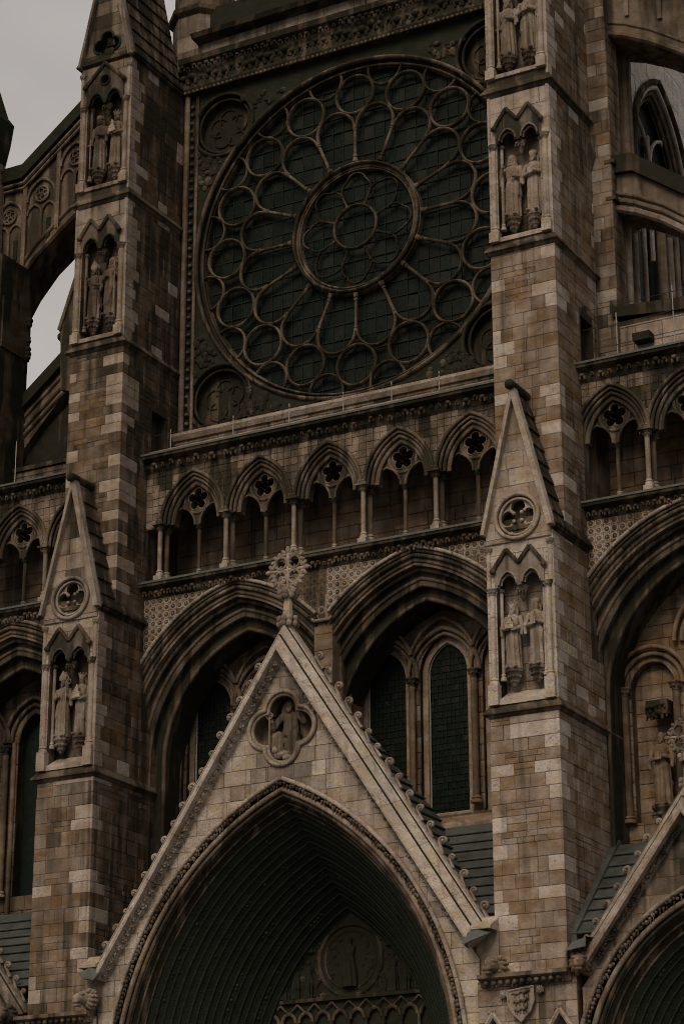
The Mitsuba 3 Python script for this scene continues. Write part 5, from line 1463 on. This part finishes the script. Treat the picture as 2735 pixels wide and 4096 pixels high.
# ------------------------------------------------------------------ left side: flying buttresses, pier and pinnacle
FY0, FY1 = .2, 1.5
fb = thing('flying_buttress', 'upper left flying buttress with traceried panels against the sky', 'flying buttress')
top = [(-14.0, 36.06), (-11.23, 36.06), (-6.9, 39.4)]
sof = [(-6.9, 35.2), (-7.6, 35.02), (-8.4, 34.6), (-9.25, 34.05), (-9.9, 33.58), (-10.4, 33.18), (-10.78, 32.9), (-11.4, 32.2), (-14.0, 28.0)]
fpoly = Polygon(top + sof)
put('web', fb, ext(fpoly, FY0 + .1, FY1), tone=.4, soot_shade=.75)
put('parapet_coping', fb, ext(Polygon(top + [(a, b - .45) for a, b in top[::-1]]), FY0 - .18, FY1 + .1), tone=.2, soot_shade=.95)
tp = np.array(top)
for off, y, r_, tn in ((-.55, .16, .06, .45), (-.7, .2, .05, .4)):
    put('string_roll', fb, tube([(a, y, b + off) for a, b in top], r_, 7), tone=tn, soot_shade=.6, smooth=50)
sp = np.array(sof)
put('arch_rib', fb, [tube([(a, FY0 + .06, b + .1) for a, b in sof], .1, 7), tube([(a, FY0 + .08, b + .5) for a, b in sof], .06, 7)], tone=.35, soot_shade=.7, smooth=50)
def ztop(x): return np.interp(x, [p[0] for p in top], [p[1] for p in top]) - .75
def zsof(x): return np.interp(x, [p[0] for p in sof[::-1]], [p[1] for p in sof[::-1]]) + .55
ribs = [-12.35, -11.2, -10.02, -8.85, -7.7]
for x in ribs:
    put('panel_rib', fb, bx(x - .07, x + .07, FY0, FY0 + .12, zsof(x) - .3, ztop(x) + .2), tone=.45, soot_shade=.62)
for x0, x1 in zip(ribs[:-1], ribs[1:]):
    c, w = (x0 + x1) / 2, (x1 - x0) / 2 - .07
    zt = ztop(c) - .05
    tr = [tube(xz(arch(c, zt - .9, w * 1.35, w * .35, 12), FY0 + .04), .045, 6)]
    tr.append(tube(xz(circle_pts(c, zt - .72, .24, 18), FY0 + .05), .035, 6, closed=True))
    for q in range(4):
        a = q * math.pi / 2 + .3
        tr.append(tube(xz(circle_pts(c + .12 * math.cos(a), zt - .72 + .12 * math.sin(a), .085, 10), FY0 + .06), .02, 5, closed=True))
    for s in (-1, 1): tr.append(tube(xz(arch(c + s * w * .5, zt - 1.35, w * .62, w * .14, 9), FY0 + .05), .035, 6))
    tr.append(tube([(c, FY0 + .06, zsof(c)), (c, FY0 + .06, zt - 1.3)], .045, 6))
    put('panel_tracery', fb, tr, tone=.45, soot_shade=.62, smooth=50)
    put('dark_slot', fb, bx(c + .18, c + .32, FY0 + .06, FY0 + .12, zt - 2.2, zt - 1.55), tone=.0, soot_shade=1.0)
lf_ = thing('flying_buttress', 'lower left flying buttress sloping down to the left below the patch of sky', 'flying buttress')
ltop = [(-13.8, 26.2), (-10.83, 28.57), (-9.45, 29.68), (-7.0, 31.7)]
lsof = [(-7.0, 29.9), (-9.1, 28.72), (-9.6, 28.3), (-10.3, 27.55), (-11.0, 26.78), (-12.2, 25.3), (-13.8, 23.0)]
put('web', lf_, ext(Polygon(ltop + lsof), FY0 + .06, 1.2), tone=.4, soot_shade=.7)
put('coping', lf_, ext(Polygon(ltop + [(a, b - .42) for a, b in ltop[::-1]]), FY0 - .14, 1.3), tone=.2, soot_shade=.93)
for off, r_ in ((-.62, .05), (-.95, .06), (-1.2, .06)):
    put('moulding', lf_, tube([(a, FY0 + .03, b + off) for a, b in ltop], r_, 7), tone=.4, soot_shade=.6, smooth=50)
ar = thing('aisle_roof', 'sloping dark aisle roof under the lower left flying buttress', 'roof')
rt = [(a + .03, b - .045) for a, b in lsof[1:]]
put('slates', ar, ext(Polygon([(-7.1, 24.9), (-7.1, 28.7), (-9.05, 28.66), (-9.62, 28.05), *[(a, b - .02 - .012 * abs(a + 10.4)) for a, b in lsof[3:]], (-13.8, 22.0)]), .5, 1.2), tone=.15, soot_shade=.9)
lt = Stones(ar, 40)
ashlar(lt, 'front', -.18, rect(-13.8, 24.95, -7.15, 26.0), .34, (.5, 1.1), tone=lambda u, v: .4, soot_shade=lambda u, v: .75, seed=77)
lt.emit()
put('parapet_core', ar, bx(-13.8, -7.15, -.16, .3, 24.9, 26.02), tone=.2, soot_shade=.8)
put('parapet_coping', ar, bx(-13.8, -7.15, -.26, .35, 26.02, 26.14), tone=.2, soot_shade=.9)
wg = thing('side_gablet', 'dark sloping gablet on the far side of the left buttress against the sky', 'gablet')
put('weathering', wg, ext(Polygon([(-7.05, 27.2), (-8.4, 27.6), (-8.46, 29.28), (-8.52, 29.42), (-7.98, 31.0), (-7.05, 34.2)]), -1.5, -.3), tone=.3, soot_shade=.85)
put('corbel_leaf', wg, [ico((-8.62, -1.2, 29.36), .14, 1), ico((-8.52, -1.2, 29.22), .14, 1), ico((-8.42, -1.2, 29.1), .13, 1), ico((-8.66, -.9, 29.34), .12, 0)], tone=.2, soot_shade=.95, smooth=60)
put('edge_moulding', wg, tube([(-8.5, -1.52, 29.42), (-7.9, -1.52, 31.2), (-7.05, -1.52, 34.1)], .06, 6), tone=.4, soot_shade=.7, smooth=50)
lpz = thing('outer_pier', 'near-black outer pier at the left edge with small carved corbels in silhouette', 'pier')
put('shaft', lpz, [bx(-14.2, -10.84, -1.2, .22, 24.9, 32.5), bx(-14.2, -10.78, -1.1, .22, 29.6, 31.2)], tone=.2, soot_shade=.9)
ol = Stones(lpz, 80)
ashlar(ol, 'front', -1.21, rect(-14.2, 26.3, -10.9, 32.4), .4, (.5, 1.0), tone=lambda u, v: .25, soot_shade=lambda u, v: .85, seed=78)
ol.emit()
for z, r_ in ((30.85, .12), (30.72, .1), (30.3, .08), (30.2, .09), (30.1, .06), (29.95, .1), (29.8, .11), (29.7, .1)):
    put('corbel_knob', lpz, ico((-10.76, .1, z), r_, 1), tone=.2, soot_shade=.95, smooth=60)
pn = thing('pinnacle', 'tall dark stone pinnacle cut by the left edge of the photo', 'pinnacle')
put('shaft', pn, bx(-14.1, -11.97, -1.9, .2, 30, 37.0), tone=.45, soot_shade=.55)
put('gablet_band', pn, ext(Polygon([(-11.98, 36.2), (-11.82, 36.85), (-11.72, 37.55), (-11.92, 37.82), (-14.1, 37.82), (-14.1, 36.2)]), -2.0, .2), tone=.2, soot_shade=.92)
put('spirelet', pn, tm([(-11.93, -1.9, 37.8), (-14.1, -1.9, 37.8), (-14.1, .2, 37.8), (-11.93, .2, 37.8), (-13.02, -.9, 42.5)], [[0, 4, 1], [1, 4, 2], [2, 4, 3], [3, 4, 0]]), tone=.3, soot_shade=.85)
put('corbel_knob', pn, ico((-11.96, 0, 36.0), .07, 1), tone=.3, soot_shade=.8)

# ------------------------------------------------------------------ right side: corner pier, side wall, flying buttresses
cp = thing('corner_pier', 'tall chequered stone corner pier just right of the right buttress', 'pier')
put('core', cp, bx(7.0, 7.56, -.2, .6, 24.9, 42), tone=.25, soot_shade=.7)
cs = Stones(cp, 220)
crr = random.Random(15)
ashlar(cs, 'front', -.2, rect(7.03, 25.0, 7.56, 41), .34, (.22, .56), tone=lambda u, v: crr.choice([.2, .3, .45, .8]), soot_shade=lambda u, v: .55 + crr.uniform(-.2, .25), seed=83)
ashlar(cs, 'right', 7.56, rect(-.2, 25.0, .5, 35.2), .34, (.3, .6), tone=lambda u, v: crr.choice([.2, .3, .6]), soot_shade=lambda u, v: .65, seed=84)
cs.emit()
put('corbel', cp, lathe([(.05, -.5), (.12, -.3), (.17, -.1), (.18, 0), (.1, .25)], 7.0, -.26, 31.45, 10), tone=.3, soot_shade=.8, smooth=50)
for z in (31.05, 30.0):
    put('offset_band', cp, bx(7.4, 7.66, -.24, .4, z, z + .1), tone=.25, soot_shade=.85)
sw_ = thing('clerestory_wall', 'pale side wall with a tall pointed window seen at a slant at the upper right', 'wall')
SX = 7.3
wreg = rect(.6, 26.4, 9.5, 42.0)
win = arch_poly(4.0, 32.6, 3.1, 1.2, 30.0)
lowin = rect(1.35, 27.3, 8.6, 30.9)
put('core', sw_, ext(wreg.difference(win).difference(lowin), SX - .45, SX - .01, 'x'), tone=1.6, soot_shade=.0)
ss = Stones(sw_, 140)
ashlar(ss, 'right', SX, wreg.difference(win.buffer(.22)).difference(lowin.buffer(.05)), .5, (.7, 1.3), tone=lambda u, v: 1.5 + rng.uniform(-.06, .06), soot_shade=lambda u, v: .0, seed=85)
ss.emit()
cw = thing('clerestory_window', 'tall pointed clerestory window seen at a slant between the right flying buttresses', 'window')
yz = lambda p, x: np.stack([np.full(len(p), x), np.asarray(p)[:, 0], np.asarray(p)[:, 1]], 1)
for d, x, r_, tn, so in ((.12, SX + .1, .09, .3, .8), (-.02, SX + .03, .07, 1.0, .1), (-.16, SX - .1, .06, .45, .6), (-.3, SX - .2, .07, .3, .75)):
    p = arch(4.0, 32.6, 3.1 + d, 1.2, 24); p = np.vstack([[p[0][0], 30.2], p, [p[-1][0], 30.2]])
    put('window_moulding', cw, tube(yz(p, x), r_, 8), tone=tn, soot_shade=so, smooth=50)
put('glass', cw, ext(win, SX - .42, SX - .40, 'x'), 'glass')
put('tracery', cw, [tube(yz(arch(4.0 + s * .95, 33.05, 1.25, .32, 14), SX - .26), .055, 7) for s in (-1, 1)] + [tube([(SX - .3, 4.0, 30.2), (SX - .3, 4.0, 34.0)], .07, 7)], tone=1.1, soot_shade=.12, smooth=50)
column(cw, SX + .12, 1.35, 31.6, 35.2, .2, .4, .6, cap=False, name='jamb_shaft')
sg = thing('shafted_opening', 'row of stone shafts and dark openings under the lower right flying buttress', 'opening')
put('dark_glass', sg, ext(lowin, SX - .42, SX - .40, 'x'), 'glass')
for y, r_, tn, so in ((.62, .13, .35, .6), (1.0, .2, .55, .35), (1.5, .1, .3, .7), (2.1, .13, .45, .3), (2.9, .07, .9, .1), (4.2, .13, .4, .4), (4.75, .12, .7, .25), (5.3, .1, .5, .4), (6.4, .12, .5, .4)):
    column(sg, SX - .12 if y > 1.2 else SX + .05, y, 26.6, 31.0 + .1 * y, r_, tn, so, base=False, cap=y in (.62, 4.75), name='shaft', capr=1.6)
uf = thing('flying_buttress', 'upper right flying buttress crossing the top right corner', 'flying buttress')
utop = [(7.5, 41.0), (14.0, 36.06)]
usof = [(14.0, 29.5), (12.0, 31.6), (10.6, 33.0), (9.6, 33.72), (8.7, 34.35), (8.0, 34.72), (7.5, 34.9)]
put('web', uf, ext(Polygon(utop + usof), .1, 1.5), tone=.4, soot_shade=.75)
put('arch_rib', uf, [tube([(a, .08, b + .1) for a, b in usof], .1, 7), tube([(a, .1, b + .45) for a, b in usof], .05, 7)], tone=.35, soot_shade=.75, smooth=50)
for x in (8.1, 9.0, 9.9):
    put('panel_rib', uf, bx(x - .06, x + .06, .02, .12, np.interp(x, [7.5, 14], [35.6, 33]), 40), tone=.5, soot_shade=.65)
    put('ledge_shadow_block', uf, ext(Polygon([(x - .35, 36.3 - (x - 8.1) * .3), (x + .4, 36.2 - (x - 8.1) * .3), (x + .4, 36.35 - (x - 8.1) * .3), (x - .35, 36.5 - (x - 8.1) * .3)]), -.1, .12), tone=.2, soot_shade=.9)
lfr = thing('flying_buttress', 'lower right flying buttress sloping down to the right below the slanted window', 'flying buttress')
rtop = [(7.5, 31.35), (8.05, 31.3), (9.9, 29.9), (14.0, 26.6)]
rsof = [(14.0, 22.5), (12.2, 25.2), (11.0, 27.0), (9.7, 28.5), (8.8, 29.2), (8.1, 29.6), (7.5, 29.85)]
put('web', lfr, ext(Polygon(rtop + rsof), .12, 1.1), tone=.5, soot_shade=.6)
put('coping', lfr, ext(Polygon(rtop + [(a, b - .5) for a, b in rtop[::-1]]), -.05, 1.2), tone=.2, soot_shade=.92)
for off, y, r_, tn, so in ((.05, .08, .1, .5, .5), (.3, .1, .07, .4, .6), (.5, .1, .06, .35, .6)):
    put('arch_moulding', lfr, tube([(a, y, b + off) for a, b in rsof], r_, 7), tone=tn, soot_shade=so, smooth=50)
pp = thing('walkway_parapet', 'low pale parapet wall with dark ledge at the right edge above the arcade', 'parapet')
put('ledge', pp, ext(Polygon([(7.45, 26.72), (12.6, 26.2), (12.6, 26.62), (7.45, 27.0)]), -.3, .6), tone=.2, soot_shade=.93)
pst = Stones(pp, 60)
ashlar(pst, 'front', -.2, rect(7.6, 25.0, 12.6, 26.45), .48, (.6, 1.1), tone=lambda u, v: .7 + rng.uniform(-.1, .1), soot_shade=lambda u, v: .3 + rng.uniform(-.1, .2), seed=87)
pst.emit()
put('core', pp, bx(7.5, 12.6, -.19, .3, 24.9, 26.6), tone=.3, soot_shade=.8)
put('projecting_block', pp, bx(8.05, 8.5, -.55, -.15, 25.85, 26.05), tone=.15, soot_shade=.95)

# ------------------------------------------------------------------ posts and wires on the ledges
def post(x, y, z, h, where):
    t = thing('wire_post', 'thin post with bird wires, ' + where, 'post', 'thin posts carrying bird wires on the ledges')
    put('rod', t, tube([(x, y, z), (x, y, z + h)], .013, 6), 'iron', smooth=50)
    put('foot_bracket', t, [bx(x - .05, x + .05, y - .04, y + .04, z, z + .05)], 'wire')
for x, w_ in zip((-4.9, -2.95, -1.25, .35, 1.75, 3.1), ('first from the left', 'second from the left', 'third from the left', 'fourth from the left', 'fifth from the left', 'last on the right')):
    post(x, -1.25, 25.2, .62, w_ + ' under the round window')
for x, w_ in ((-8.0, 'left of the left buttress and nearest to it'), (-9.95, 'at the left edge of the photo')): post(x, -1.3, 24.95, 1.5, w_)
for x, h, w_ in ((7.95, 1.35, 'just right of the chequered corner pier'), (9.42, 1.75, 'at the right edge in front of the stone shafts')): post(x, -1.3, 24.98, h, w_)
for z, (a, b), lb in ((25.72, (-5.4, 5.3), 'upper thin wire along the ledge under the round window'), (25.26, (-5.4, 5.3), 'lower thin wire along the ledge under the round window')):
    t = thing('wire', lb, 'wire'); scene[t] = shape_of(tube([(x, -1.27, z - .015 * math.sin((x - a) * 2)) for x in np.linspace(a, b, 40)], .009, 5), 'wire')
for z in (25.5, 26.05, 26.55):
    t = thing('wire', f'{"lowest" if z < 26 else "middle" if z < 26.3 else "top"} thin wire strung between the posts at the right edge', 'wire'); scene[t] = shape_of(tube([(7.05, -1.3, z), (8.0, -1.32, z - .03), (9.42, -1.32, z), (12, -1.32, z)], .009, 5), 'wire')
# the body of the building behind, so that nothing shows through
bd = thing('church', 'dark body of the church behind the front', 'building')
put('body', bd, [bx(-7.2, 6.8, .45, 30, 0, 38.3), bx(-13.5, -7.2, .8, 30, 0, 22.0), bx(7.0, 13, .5, 30, 0, 24.8)], tone=.25, soot_shade=.7)
